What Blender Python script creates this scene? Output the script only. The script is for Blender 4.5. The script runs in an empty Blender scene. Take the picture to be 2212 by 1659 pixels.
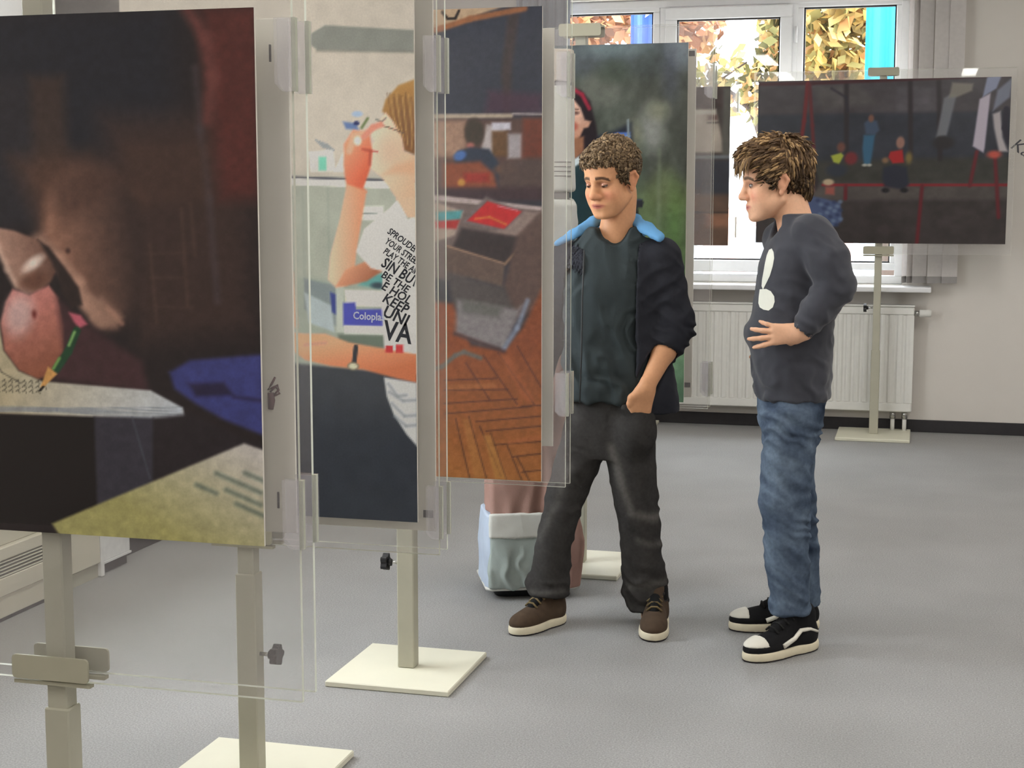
import bpy, bmesh, math, random
import numpy as np
from mathutils import Vector, Matrix

random.seed(7)
rng = np.random.default_rng(7)
scene = bpy.context.scene
COL = scene.collection

# ------------------------------------------------------------------ camera
IMG_W, IMG_H, FOCAL = 2212.0, 1659.0, 3300.0      # image size and focal length in pixels
EYE = np.array([0.0, 0.0, 1.42])                  # camera height above the floor
PITCH = math.atan((IMG_H / 2 - 430.0) / FOCAL)    # looks a little down
YAW = math.atan(894.0 / FOCAL * math.cos(PITCH))  # turned to the left of the room's long axis
FW = np.array([-math.sin(YAW) * math.cos(PITCH), math.cos(YAW) * math.cos(PITCH), -math.sin(PITCH)])
RT = np.array([math.cos(YAW), math.sin(YAW), 0.0])
UP = np.cross(RT, FW)
cam_data = bpy.data.cameras.new('camera')
cam_data.sensor_width = 36.0
cam_data.lens = 36.0 * FOCAL / IMG_W
cam_data.clip_end = 200
cam = bpy.data.objects.new('camera', cam_data)
COL.objects.link(cam)
cam.location = EYE
cam.rotation_euler = (math.pi / 2 - PITCH, 0, YAW)
scene.camera = cam

# ------------------------------------------------------------------ world, light, exposure
world = bpy.data.worlds.new('overcast_sky')
scene.world = world
world.use_nodes = True
wn = world.node_tree
bg = wn.nodes['Background']
bg.inputs['Color'].default_value = (0.90, 0.95, 1.0, 1)
bg.inputs["Strength"].default_value = 15.5
scene.view_settings.view_transform = 'Standard'
scene.view_settings.look = 'None'
scene.view_settings.gamma = 1.0
scene.view_settings.use_curve_mapping = False
scene.view_settings.exposure = 0.0
LAMP_WATTS = 18.0
scene.cycles.use_denoising = True
scene.cycles.transparent_max_bounces = 40
scene.cycles.max_bounces = 5
scene.cycles.use_light_tree = False
scene.cycles.use_adaptive_sampling = True
scene.cycles.adaptive_threshold = 0.04
scene.cycles.diffuse_bounces = 3
scene.cycles.glossy_bounces = 2
scene.cycles.sample_clamp_indirect = 6.0
scene.cycles.caustics_reflective = False
scene.cycles.caustics_refractive = False


def at(px, py, Y):
    """point of the photograph (px, py) at room depth Y"""
    d = FW + RT * (px - IMG_W / 2) / FOCAL - UP * (py - IMG_H / 2) / FOCAL
    return EYE + d * (Y / d[1])


# ------------------------------------------------------------------ materials
def lin(c):
    c = np.asarray(c, float) / 255.0
    return np.where(c <= 0.04045, c / 12.92, ((c + 0.055) / 1.055) ** 2.4)


def mat(name, rgb, rough=0.6, spec=0.3, var=0.06, scale=30.0, bump=0.0, bump_scale=200.0, metal=0.0,
        stretch=None, sheen=0.0, speckle=None, transl=0.0):
    """procedural surface: base colour with noise variation and optional fine relief; rgb is sRGB 0-255"""
    m = bpy.data.materials.new(name)
    m.use_nodes = True
    nt = m.node_tree
    b = nt.nodes['Principled BSDF']
    b.inputs['Roughness'].default_value = rough
    b.inputs['Specular IOR Level'].default_value = spec
    b.inputs['Metallic'].default_value = metal
    if sheen:
        b.inputs['Sheen Weight'].default_value = sheen
    base = lin(rgb)
    tc = nt.nodes.new('ShaderNodeTexCoord')
    src = tc.outputs['Object']
    if stretch:
        mp = nt.nodes.new('ShaderNodeMapping')
        mp.inputs['Scale'].default_value = stretch
        nt.links.new(src, mp.inputs['Vector'])
        src = mp.outputs['Vector']
    n = nt.nodes.new('ShaderNodeTexNoise')
    n.inputs['Scale'].default_value = scale
    n.inputs['Detail'].default_value = 5
    nt.links.new(src, n.inputs['Vector'])
    r = nt.nodes.new('ShaderNodeValToRGB')
    r.color_ramp.elements[0].position = 0.3
    r.color_ramp.elements[1].position = 0.7
    r.color_ramp.elements[0].color = (*np.clip(base * (1 - var), 0, 1), 1)
    r.color_ramp.elements[1].color = (*np.clip(base * (1 + var), 0, 1), 1)
    nt.links.new(n.outputs['Fac'], r.inputs['Fac'])
    out = r.outputs['Color']
    if speckle:
        n2 = nt.nodes.new('ShaderNodeTexNoise')
        n2.inputs['Scale'].default_value = speckle[0]
        n2.inputs['Detail'].default_value = 3
        n2.inputs['Roughness'].default_value = 0.7
        nt.links.new(src, n2.inputs['Vector'])
        r2 = nt.nodes.new('ShaderNodeValToRGB')
        r2.color_ramp.elements[0].position = 0.38
        r2.color_ramp.elements[1].position = 0.62
        r2.color_ramp.elements[0].color = (1 - speckle[1],) * 3 + (1,)
        r2.color_ramp.elements[1].color = (1 + speckle[1],) * 3 + (1,)
        nt.links.new(n2.outputs['Fac'], r2.inputs['Fac'])
        mx = nt.nodes.new('ShaderNodeMix')
        mx.data_type = 'RGBA'
        mx.blend_type = 'MULTIPLY'
        mx.inputs[0].default_value = 1.0
        nt.links.new(out, mx.inputs[6])
        nt.links.new(r2.outputs['Color'], mx.inputs[7])
        out = mx.outputs[2]
    nt.links.new(out, b.inputs['Base Color'])
    if bump:
        nb = nt.nodes.new('ShaderNodeTexNoise')
        nb.inputs['Scale'].default_value = bump_scale
        nb.inputs['Detail'].default_value = 3
        nt.links.new(src, nb.inputs['Vector'])
        bp = nt.nodes.new('ShaderNodeBump')
        bp.inputs['Strength'].default_value = bump
        bp.inputs['Distance'].default_value = 0.004
        nt.links.new(nb.outputs['Fac'], bp.inputs['Height'])
        nt.links.new(bp.outputs['Normal'], b.inputs['Normal'])
    if transl:
        tr = nt.nodes.new('ShaderNodeBsdfTranslucent')
        nt.links.new(out, tr.inputs['Color'])
        ms = nt.nodes.new('ShaderNodeMixShader')
        ms.inputs[0].default_value = transl
        nt.links.new(b.outputs[0], ms.inputs[1])
        nt.links.new(tr.outputs[0], ms.inputs[2])
        nt.links.new(ms.outputs[0], nt.nodes['Material Output'].inputs['Surface'])
    return m


def mat_attr(name, rough=0.6, spec=0.3, var=0.05, scale=60.0, bump=0.0, bump_scale=200.0, sss=0.0, coat=0.0, transl=0.0,
             stretch=None):
    """colour from the mesh's own colour attribute, broken up by fine noise"""
    m = bpy.data.materials.new(name)
    m.use_nodes = True
    nt = m.node_tree
    b = nt.nodes['Principled BSDF']
    b.inputs['Roughness'].default_value = rough
    b.inputs['Specular IOR Level'].default_value = spec
    if coat:
        b.inputs['Coat Weight'].default_value = coat
        b.inputs['Coat Roughness'].default_value = 0.06
    a = nt.nodes.new('ShaderNodeAttribute')
    a.attribute_name = 'Col'
    tc = nt.nodes.new('ShaderNodeTexCoord')
    src = tc.outputs['Object']
    if stretch:
        mp = nt.nodes.new('ShaderNodeMapping')
        mp.inputs['Scale'].default_value = stretch
        nt.links.new(src, mp.inputs['Vector'])
        src = mp.outputs['Vector']
    n = nt.nodes.new('ShaderNodeTexNoise')
    n.inputs['Scale'].default_value = scale
    n.inputs['Detail'].default_value = 4
    nt.links.new(src, n.inputs['Vector'])
    r = nt.nodes.new('ShaderNodeValToRGB')
    r.color_ramp.elements[0].position = 0.3
    r.color_ramp.elements[1].position = 0.7
    r.color_ramp.elements[0].color = (1 - var,) * 3 + (1,)
    r.color_ramp.elements[1].color = (1 + var,) * 3 + (1,)
    nt.links.new(n.outputs['Fac'], r.inputs['Fac'])
    mx = nt.nodes.new('ShaderNodeMix')
    mx.data_type = 'RGBA'
    mx.blend_type = 'MULTIPLY'
    mx.inputs[0].default_value = 1.0
    nt.links.new(a.outputs['Color'], mx.inputs[6])
    nt.links.new(r.outputs['Color'], mx.inputs[7])
    nt.links.new(mx.outputs[2], b.inputs['Base Color'])
    if sss:
        b.inputs['Subsurface Weight'].default_value = sss
        b.inputs['Subsurface Radius'].default_value = (0.012, 0.005, 0.003)
        b.inputs['Subsurface Scale'].default_value = 0.6
    if bump:
        nb = nt.nodes.new('ShaderNodeTexNoise')
        nb.inputs['Scale'].default_value = bump_scale
        nb.inputs['Detail'].default_value = 3
        nt.links.new(src, nb.inputs['Vector'])
        bp = nt.nodes.new('ShaderNodeBump')
        bp.inputs['Strength'].default_value = bump
        bp.inputs['Distance'].default_value = 0.004
        nt.links.new(nb.outputs['Fac'], bp.inputs['Height'])
        nt.links.new(bp.outputs['Normal'], b.inputs['Normal'])
    if transl:
        tr = nt.nodes.new('ShaderNodeBsdfTranslucent')
        nt.links.new(mx.outputs[2], tr.inputs['Color'])
        ms = nt.nodes.new('ShaderNodeMixShader')
        ms.inputs[0].default_value = transl
        nt.links.new(b.outputs[0], ms.inputs[1])
        nt.links.new(tr.outputs[0], ms.inputs[2])
        nt.links.new(ms.outputs[0], nt.nodes['Material Output'].inputs['Surface'])
    return m


def mat_clear(name, tint, haze, haze_rgb, gloss_rough=0.02, ior=1.49):
    """thin clear sheet: lets light straight through, reflects by Fresnel, a little milky"""
    m = bpy.data.materials.new(name)
    m.use_nodes = True
    nt = m.node_tree
    for n in list(nt.nodes):
        if n.type != 'OUTPUT_MATERIAL':
            nt.nodes.remove(n)
    out = nt.nodes['Material Output']
    t = nt.nodes.new('ShaderNodeBsdfTransparent')
    t.inputs['Color'].default_value = (*tint, 1)
    d = nt.nodes.new('ShaderNodeBsdfDiffuse')
    d.inputs['Color'].default_value = (*lin(haze_rgb), 1)
    g = nt.nodes.new('ShaderNodeBsdfGlossy')
    g.inputs['Roughness'].default_value = gloss_rough
    ns = nt.nodes.new('ShaderNodeTexNoise')
    ns.inputs['Scale'].default_value = 14
    mr = nt.nodes.new('ShaderNodeMapRange')
    mr.inputs['To Min'].default_value = haze * 0.7
    mr.inputs['To Max'].default_value = haze * 1.3
    nt.links.new(ns.outputs['Fac'], mr.inputs['Value'])
    m1 = nt.nodes.new('ShaderNodeMixShader')
    nt.links.new(mr.outputs[0], m1.inputs[0])
    nt.links.new(t.outputs[0], m1.inputs[1])
    nt.links.new(d.outputs[0], m1.inputs[2])
    lw = nt.nodes.new('ShaderNodeLayerWeight')      # same on both sides of the sheet
    lw.inputs['Blend'].default_value = 0.5
    pw = nt.nodes.new('ShaderNodeMath')
    pw.operation = 'POWER'
    pw.inputs[1].default_value = 5.0
    nt.links.new(lw.outputs['Facing'], pw.inputs[0])
    f0 = ((ior - 1) / (ior + 1)) ** 2
    ma = nt.nodes.new('ShaderNodeMath')
    ma.operation = 'MULTIPLY_ADD'
    ma.inputs[1].default_value = 0.75
    ma.inputs[2].default_value = f0
    nt.links.new(pw.outputs[0], ma.inputs[0])
    m2 = nt.nodes.new('ShaderNodeMixShader')
    nt.links.new(ma.outputs[0], m2.inputs[0])
    nt.links.new(m1.outputs[0], m2.inputs[1])
    nt.links.new(g.outputs[0], m2.inputs[2])
    nt.links.new(m2.outputs[0], out.inputs['Surface'])
    return m


def mat_emit(name, rgb, strength):
    m = bpy.data.materials.new(name)
    m.use_nodes = True
    nt = m.node_tree
    b = nt.nodes['Principled BSDF']
    b.inputs['Base Color'].default_value = (0.8, 0.8, 0.8, 1)
    b.inputs['Emission Color'].default_value = (*lin(rgb), 1)
    b.inputs['Emission Strength'].default_value = strength
    m.cycles.emission_sampling = 'NONE'      # the lamp's own area light does the lighting
    return m


M = {}
M['floor'] = mat('carpet_grey_blue', (148, 147, 146), rough=0.62, spec=0.3, var=0.06, scale=2.2, bump=0.25, bump_scale=260,
                 speckle=(190, 0.20))
M['wall'] = mat('painted_wall', (218, 212, 205), rough=0.8, spec=0.15, var=0.02, scale=4, bump=0.08, bump_scale=120)
M['ceiling'] = mat('ceiling_paint', (235, 234, 230), rough=0.9, spec=0.1, var=0.02)
M['baseboard'] = mat('dark_rubber_baseboard', (52, 50, 52), rough=0.6, spec=0.3, var=0.08)
M['pvc'] = mat('white_window_plastic', (246, 247, 250), rough=0.35, spec=0.4, var=0.015)
M['gasket'] = mat('black_gasket', (30, 30, 32), rough=0.7)
M['sill'] = mat('white_sill', (232, 232, 234), rough=0.4, spec=0.4, var=0.02)
M['radiator'] = mat('white_radiator_enamel', (226, 225, 220), rough=0.4, spec=0.4, var=0.02)
M['chrome'] = mat('chrome', (190, 190, 188), rough=0.25, metal=0.9, var=0.03)
M['cream'] = mat('cream_lacquer', (222, 219, 200), rough=0.45, spec=0.35, var=0.02, scale=8)
M['post'] = mat('greige_painted_steel', (178, 175, 158), rough=0.5, spec=0.35, var=0.04, scale=10)
M['bracket'] = mat('greige_bracket_steel', (170, 166, 146), rough=0.5, spec=0.35, var=0.04, scale=10)
M['black_plastic'] = mat('black_plastic', (26, 27, 30), rough=0.4, spec=0.45, var=0.1)
M['board_white'] = mat('white_foam_board', (246, 240, 230), rough=0.7, spec=0.2, var=0.02, scale=6)
M['clear'] = mat_clear('clear_acrylic', (0.985, 0.99, 0.985), 0.055, (238, 228, 232), 0.02, 1.25)
M['clear_edge'] = mat('acrylic_edge', (226, 228, 214), rough=0.3, spec=0.5, var=0.03, transl=0.45)
M['clip'] = mat_clear('clear_clip_plastic', (0.98, 0.98, 0.985), 0.12, (245, 240, 245), 0.05, 1.3)
M['glass'] = mat_clear('window_glass', (0.98, 0.985, 0.98), 0.004, (225, 228, 225), 0.01, 1.35)
M['dark_clip'] = mat('dark_clip', (60, 62, 64), rough=0.6)
M['blind'] = mat('vertical_blind_fabric', (238, 234, 232), rough=0.9, spec=0.1, var=0.03, scale=40, transl=0.5)
M['blind_weight'] = mat('grey_blind_weight', (150, 146, 144), rough=0.6)
M['louvre_dark'] = mat('dark_grille_cavity', (58, 55, 54), rough=0.8)
M['warm_cabinet'] = mat('warm_white_cabinet', (216, 210, 192), rough=0.5, var=0.02)
M['lamp_body'] = mat('lamp_housing', (235, 235, 235), rough=0.5)
M['diffuser'] = mat_emit('lamp_diffuser', (255, 250, 240), 6.0)
M['curtain_grey'] = mat('grey_blue_curtain', (150, 155, 165), rough=0.9, spec=0.1, var=0.05, scale=20)
M['sock'] = mat('white_cotton_socks', (200, 200, 196), rough=0.9)


# ------------------------------------------------------------------ mesh helpers
class MB:
    """collects simple solids in room coordinates; build() links them as one mesh object"""

    def __init__(self):
        self.bm = bmesh.new()

    def box(self, x0, x1, y0, y1, z0, z1, bevel=0.0, mi=0, segs=1):
        bm = self.bm
        r = bmesh.ops.create_cube(bm, size=1.0)
        vs = r['verts']
        for v in vs:
            v.co = Vector(((x0 + x1) / 2 + v.co.x * (x1 - x0), (y0 + y1) / 2 + v.co.y * (y1 - y0),
                           (z0 + z1) / 2 + v.co.z * (z1 - z0)))
        fs = set(f for v in vs for f in v.link_faces)
        for f in fs:
            f.material_index = mi
        if bevel > 0:
            es = list(set(e for f in fs for e in f.edges))
            bmesh.ops.bevel(bm, geom=es, offset=bevel, segments=segs, affect='EDGES', profile=0.6)
        return self

    def tube(self, pts, rad, n=8, cap=True, mi=0):
        bm = self.bm
        pts = [Vector(p) for p in pts]
        if not hasattr(rad, '__len__'):
            rad = [rad] * len(pts)
        rings = []
        ref = None
        for i, p in enumerate(pts):
            d = (pts[min(i + 1, len(pts) - 1)] - pts[max(i - 1, 0)])
            d = d.normalized() if d.length > 1e-9 else Vector((0, 0, 1))
            if ref is None:
                ref = Vector((0, 0, 1)) if abs(d.z) < 0.9 else Vector((1, 0, 0))
            u = d.cross(ref)
            if u.length < 1e-6:
                u = d.cross(Vector((0.3, 0.7, 0.2)))
            u.normalize()
            w = d.cross(u).normalized()
            ref = -d.cross(u).normalized() if False else ref
            rings.append([bm.verts.new(p + (u * math.cos(2 * math.pi * k / n) + w * math.sin(2 * math.pi * k / n)) * rad[i])
                          for k in range(n)])
        for a, b in zip(rings, rings[1:]):
            for k in range(n):
                f = bm.faces.new((a[k], a[(k + 1) % n], b[(k + 1) % n], b[k]))
                f.material_index = mi
                f.smooth = True
        if cap:
            f1 = bm.faces.new(rings[0][::-1])
            f2 = bm.faces.new(rings[-1])
            f1.material_index = f2.material_index = mi
        return self

    def prism(self, poly, axis, a0, a1, mi=0):
        """closed polygon of 2-D points extruded along an axis ('x': (y,z), 'y': (x,z), 'z': (x,y))"""
        def mk(p, a):
            return {'x': (a, p[0], p[1]), 'y': (p[0], a, p[1]), 'z': (p[0], p[1], a)}[axis]
        lo = [self.bm.verts.new(mk(p, a0)) for p in poly]
        hi = [self.bm.verts.new(mk(p, a1)) for p in poly]
        n = len(poly)
        fs = [self.bm.faces.new(lo[::-1]), self.bm.faces.new(hi)]
        for k in range(n):
            fs.append(self.bm.faces.new((lo[k], lo[(k + 1) % n], hi[(k + 1) % n], hi[k])))
        for f in fs:
            f.material_index = mi
        return self

    def build(self, name, mats, parent=None, smooth=False, fix=True):
        if fix:
            bmesh.ops.recalc_face_normals(self.bm, faces=self.bm.faces[:])
        off = root_loc(parent)
        for v in self.bm.verts:
            v.co -= off
        me = bpy.data.meshes.new(name)
        self.bm.to_mesh(me)
        self.bm.free()
        if smooth:
            for p in me.polygons:
                p.use_smooth = True
        return link(name, me, mats, parent)


def root_loc(o):
    if o is None:
        return Vector((0, 0, 0))
    while o.parent:
        o = o.parent
    return Vector(o.location)


def link(name, me, mats, parent=None):
    o = bpy.data.objects.new(name, me)
    COL.objects.link(o)
    for m in (mats if isinstance(mats, (list, tuple)) else [mats]):
        me.materials.append(m)
    o.parent = parent
    return o


def tag(o, label=None, cat=None, group=None, kind=None):
    if label:
        o['label'] = label
    if cat:
        o['category'] = cat
    if group:
        o['group'] = group
    if kind:
        o['kind'] = kind
    return o


def empty(name, loc, label=None, cat=None, group=None, kind=None):
    o = bpy.data.objects.new(name, None)
    o.empty_display_size = 0.1
    COL.objects.link(o)
    o.location = loc
    return tag(o, label, cat, group, kind)


def mesh_np(name, V, F, mats, parent=None, col=None, smooth=True):
    """mesh object from numpy arrays, with optional per-vertex colour (linear)"""
    off = np.array(root_loc(parent))
    me = bpy.data.meshes.new(name)
    V = np.asarray(V, np.float32) - off.astype(np.float32)
    F = np.asarray(F, np.int32)
    k = F.shape[1]
    me.vertices.add(len(V))
    me.vertices.foreach_set('co', V.ravel())
    me.loops.add(F.size)
    me.loops.foreach_set('vertex_index', F.ravel())
    me.polygons.add(len(F))
    me.polygons.foreach_set('loop_start', np.arange(0, F.size, k, dtype=np.int32))
    me.update(calc_edges=True)
    if smooth:
        me.polygons.foreach_set('use_smooth', np.ones(len(F), bool))
    if col is not None:
        ca = me.color_attributes.new('Col', 'FLOAT_COLOR', 'POINT')
        ca.data.foreach_set('color', np.concatenate([col, np.ones((len(col), 1))], 1).astype(np.float32).ravel())
    me.validate()
    return link(name, me, mats, parent)


# ------------------------------------------------------------------ noise
def _h(ix, iy, iz, seed):
    n = (ix.astype(np.int64) * 374761393 + iy.astype(np.int64) * 668265263 + iz.astype(np.int64) * 2147483647 + seed * 974634) & 0xFFFFFFFF
    n = ((n ^ (n >> 13)) * 1274126177) & 0xFFFFFFFF
    n = (n ^ (n >> 16)) & 0xFFFF
    return n / 32767.5 - 1.0


def vnoise(P, seed=0):
    """smooth value noise in -1..1 for an (N,3) array"""
    P = np.asarray(P, float)
    i = np.floor(P)
    f = P - i
    f = f * f * (3 - 2 * f)
    i = i.astype(np.int64)
    r = 0
    for dx in (0, 1):
        for dy in (0, 1):
            for dz in (0, 1):
                w = (f[:, 0] if dx else 1 - f[:, 0]) * (f[:, 1] if dy else 1 - f[:, 1]) * (f[:, 2] if dz else 1 - f[:, 2])
                r = r + w * _h(i[:, 0] + dx, i[:, 1] + dy, i[:, 2] + dz, seed)
    return r


def fbm(P, seed=0, octs=3):
    a, r, s = 1.0, 0, 0
    P = np.asarray(P, float)
    for k in range(octs):
        r = r + a * vnoise(P * (2 ** k), seed + k * 17)
        s += a
        a *= 0.5
    return r / s

# ------------------------------------------------------------------ room shell
XL, XR, YF, YB, ZC = -3.06, 3.6, -4.2, 9.62, 3.15


def struct(name, mb, m, **k):
    return tag(mb.build(name, m, **k), kind='structure')


WX0, WX1, WZ0, WZ1 = -2.46, -0.125, 0.90, 2.66      # back window opening
LY0, LY1, LZ0, LZ1 = 3.2, 4.92, 0.95, 2.72          # left window opening

o = struct('floor', MB().box(XL - 0.3, XR + 0.3, YF - 0.3, YB + 0.3, -0.12, 0.0), M['floor'])
o['label'] = 'grey blue speckled carpet floor'
struct('ceiling', MB().box(XL - 0.3, XR + 0.3, YF - 0.3, YB + 0.3, ZC, ZC + 0.12), M['ceiling'])
w = MB()
w.box(XL - 0.3, WX0, YB, YB + 0.3, 0, ZC).box(WX1, XR + 0.3, YB, YB + 0.3, 0, ZC)
w.box(WX0, WX1, YB, YB + 0.3, 0, WZ0).box(WX0, WX1, YB, YB + 0.3, WZ1, ZC)
struct('wall_back', w, M['wall'])
w = MB()
w.box(XL - 0.3, XL, YF, LY0, 0, ZC).box(XL - 0.3, XL, LY1, YB, 0, ZC)
w.box(XL - 0.3, XL, LY0, LY1, 0, LZ0).box(XL - 0.3, XL, LY0, LY1, LZ1, ZC)
struct('wall_left', w, M['wall'])
struct('wall_right', MB().box(XR, XR + 0.3, YF, YB, 0, ZC), M['wall'])
struct('wall_front', MB().box(XL - 0.3, XR + 0.3, YF - 0.3, YF, 0, ZC), M['wall'])
struct('baseboard_back', MB().box(XL, XR, YB - 0.014, YB, 0, 0.075, 0.003), M['baseboard'])
struct('baseboard_left', MB().box(XL, XL + 0.014, YF, YB - 0.02, 0, 0.075, 0.003), M['baseboard'])
struct('baseboard_right', MB().box(XR - 0.014, XR, YF, YB - 0.02, 0, 0.075, 0.003), M['baseboard'])


# ------------------------------------------------------------------ windows
def sash(parent, x0, x1, z0, z1, y, bw=0.055, depth=0.06):
    """one glazed light: four frame bars, black gasket, pane"""
    s = MB()
    s.box(x0 - bw, x1 + bw, y, y + depth, z1, z1 + bw, 0.006).box(x0 - bw, x1 + bw, y, y + depth, z0 - bw, z0, 0.006)
    s.box(x0 - bw, x0, y, y + depth, z0, z1, 0.006).box(x1, x1 + bw, y, y + depth, z0, z1, 0.006)
    so = s.build('sash_frame', M['pvc'], parent)
    g = MB()
    t = 0.008
    g.box(x0, x1, y + 0.012, y + 0.05, z1 - t, z1).box(x0, x1, y + 0.012, y + 0.05, z0, z0 + t)
    g.box(x0, x0 + t, y + 0.012, y + 0.05, z0 + t, z1 - t).box(x1 - t, x1, y + 0.012, y + 0.05, z0 + t, z1 - t)
    g.build('gasket', M['gasket'], so)
    MB().box(x0 + t, x1 - t, y + 0.026, y + 0.032, z0 + t, z1 - t).build('pane', M['glass'], so)
    return so


wy = YB + 0.06
win = empty('window_1', ((WX0 + WX1) / 2, YB + 0.1, WZ0), kind='structure', label='white plastic window with three lights behind the panels')
fr = MB()
fr.box(WX0, WX1, wy + 0.01, wy + 0.09, WZ1 - 0.05, WZ1, 0.005).box(WX0, WX1, wy + 0.01, wy + 0.09, WZ0, WZ0 + 0.05, 0.005)
fr.box(WX0, WX0 + 0.05, wy + 0.01, wy + 0.09, WZ0 + 0.05, WZ1 - 0.05, 0.005).box(WX1 - 0.05, WX1, wy + 0.01, wy + 0.09, WZ0 + 0.05, WZ1 - 0.05, 0.005)
fr.box(-1.645, -1.58, wy + 0.01, wy + 0.09, WZ0 + 0.05, WZ1 - 0.05, 0.005).box(-0.85, -0.79, wy + 0.01, wy + 0.09, WZ0 + 0.05, WZ1 - 0.05, 0.005)
fr.build('window_frame', M['pvc'], win)
sash(win, -2.36, -1.69, 1.03, 2.585, wy + 0.015, 0.045)
sash(win, -1.535, -0.897, 1.04, 2.53, wy - 0.012, 0.075, 0.075)
sash(win, -0.755, -0.205, 1.03, 2.585, wy + 0.015, 0.045)
hd = MB().box(-0.865, -0.835, wy - 0.03, wy - 0.012, 1.72, 1.80, 0.004)
hd.tube([(-0.85, wy - 0.03, 1.78), (-0.85, wy - 0.06, 1.78), (-0.85, wy - 0.06, 1.66)], 0.009, 8)
hd.build('window_handle', M['pvc'], win)
hg = MB()
for z in (2.42, 1.15):
    hg.tube([(-0.80, wy - 0.005, z - 0.05), (-0.80, wy - 0.005, z + 0.05)], 0.009, 8)
hg.build('hinge', M['pvc'], win)
MB().box(WX0 - 0.1, 0.048, YB - 0.19, YB + 0.06, 0.865, 0.897, 0.008, segs=2).build('window_sill', M['sill'], win)

win2 = empty('window_2', (XL - 0.1, (LY0 + LY1) / 2, LZ0), kind='structure', label='white framed window in the left wall above the heater')
fr = MB()
for (a, b, c, d) in ((LY0, LY1, LZ1 - 0.06, LZ1), (LY0, LY1, LZ0, LZ0 + 0.06), (LY0, LY0 + 0.06, LZ0, LZ1), (LY1 - 0.17, LY1, LZ0, LZ1),
                     (3.95, 4.05, LZ0, LZ1)):
    fr.box(XL - 0.14, XL - 0.06, a, b, c, d, 0.005)
fr.build('window_frame', M['pvc'], win2)
MB().box(XL - 0.11, XL - 0.10, LY0 + 0.06, 3.95, LZ0 + 0.06, LZ1 - 0.06).build('pane', M['glass'], win2)
MB().box(XL - 0.11, XL - 0.10, 4.05, LY1 - 0.17, LZ0 + 0.06, LZ1 - 0.06).build('pane', M['glass'], win2)
MB().box(XL - 0.06, XL + 0.10, LY0 - 0.05, LY1 + 0.05, LZ0 - 0.035, LZ0, 0.006).build('window_sill', M['sill'], win2)

# ------------------------------------------------------------------ radiator under the back window
rx0, rx1, ry0, ry1, rz0, rz1 = -2.30, -0.045, YB - 0.135, YB - 0.045, 0.135, 0.785
rad = empty('radiator', ((rx0 + rx1) / 2, YB - 0.08, 0), 'white fluted panel radiator mounted below the window sill', 'radiator')
poly = [(rx0, ry1)]
nfl = 44
x = rx0
step = (rx1 - rx0 - 0.04) / nfl
poly.append((rx0, ry0 + 0.004))
for k in range(nfl):
    a = rx0 + 0.02 + k * step
    poly += [(a, ry0 + 0.004), (a + step * 0.2, ry0 + 0.013), (a + step * 0.38, ry0 + 0.013), (a + step * 0.58, ry0 + 0.002), (a + step * 0.8, ry0 + 0.002)]
poly += [(rx1 - 0.02, ry0 + 0.004), (rx1, ry0 + 0.004), (rx1, ry1)]
rb = MB().prism(poly, 'z', rz0 + 0.055, rz1 - 0.06)
rb.box(rx0, rx1, ry0 + 0.003, ry1, rz1 - 0.06, rz1 - 0.012, 0.006).box(rx0, rx1, ry0 + 0.003, ry1, rz0, rz0 + 0.055, 0.006)
rb.build('radiator_panel', M['radiator'], rad)
MB().box(rx0 - 0.004, rx1 + 0.004, ry0 - 0.002, ry1 + 0.004, rz1 - 0.012, rz1, 0.004).build('top_grille', M['radiator'], rad)
v = MB().tube([(rx1, YB - 0.09, 0.735), (rx1 + 0.028, YB - 0.09, 0.735)], 0.016, 12)
vo = v.build('valve', M['chrome'], rad)
v = MB().tube([(rx1 + 0.028, YB - 0.09, 0.735), (rx1 + 0.034, YB - 0.09, 0.735), (rx1 + 0.095, YB - 0.09, 0.735), (rx1 + 0.1, YB - 0.09, 0.735)], [0.018, 0.024, 0.022, 0.016], 16)
v.build('thermostat_head', M['radiator'], vo)
for x in (-0.155, -0.085):
    MB().tube([(x, YB - 0.09, 0), (x, YB - 0.09, 0.09)], 0.013, 10).build('pipe', M['radiator'], rad)
    MB().tube([(x, YB - 0.09, 0.09), (x, YB - 0.09, rz0 + 0.002)], 0.017, 8).build('pipe_union', M['chrome'], rad)
for x in (-1.9, -0.4):
    MB().box(x, x + 0.03, ry1 - 0.001, YB - 0.001, 0.3, 0.7).build('wall_bracket', M['radiator'], rad)

# ------------------------------------------------------------------ vertical blind pushed to the right of the window
bl = empty('vertical_blind', (0.02, YB - 0.1, 0.9), 'cream vertical blind pushed together right of the window', 'blind')
MB().box(-2.5, 0.25, YB - 0.11, YB - 0.06, 2.93, 2.97, 0.004).build('head_rail', M['lamp_body'], bl)
for k, (xa, ang) in enumerate(((-0.115, 62), (-0.085, 60), (-0.055, 25), (0.035, 15), (0.120, 10))):
    ca, sa = math.cos(math.radians(ang)), math.sin(math.radians(ang))
    hw, th = 0.045, 0.0012
    cx, cy = xa + 0.01 + 0.02 * (k > 1), YB - 0.075 - 0.006 * k
    def quad(h, t):
        return [(cx - ca * h - sa * t, cy - sa * h + ca * t), (cx + ca * h - sa * t, cy + sa * h + ca * t),
                (cx + ca * h + sa * t, cy + sa * h - ca * t), (cx - ca * h + sa * t, cy - sa * h - ca * t)]
    so = MB().prism(quad(hw, th), 'z', 0.955, 2.93).build('slat', M['blind'], bl)
    MB().prism(quad(hw, 0.002), 'z', 0.918, 0.958).build('bottom_weight', M['blind_weight'], so)
MB().tube([(0.182, YB - 0.03, 1.2), (0.182, YB - 0.03, 2.93)], 0.006, 6).build('wand', M['lamp_body'], bl)

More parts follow.
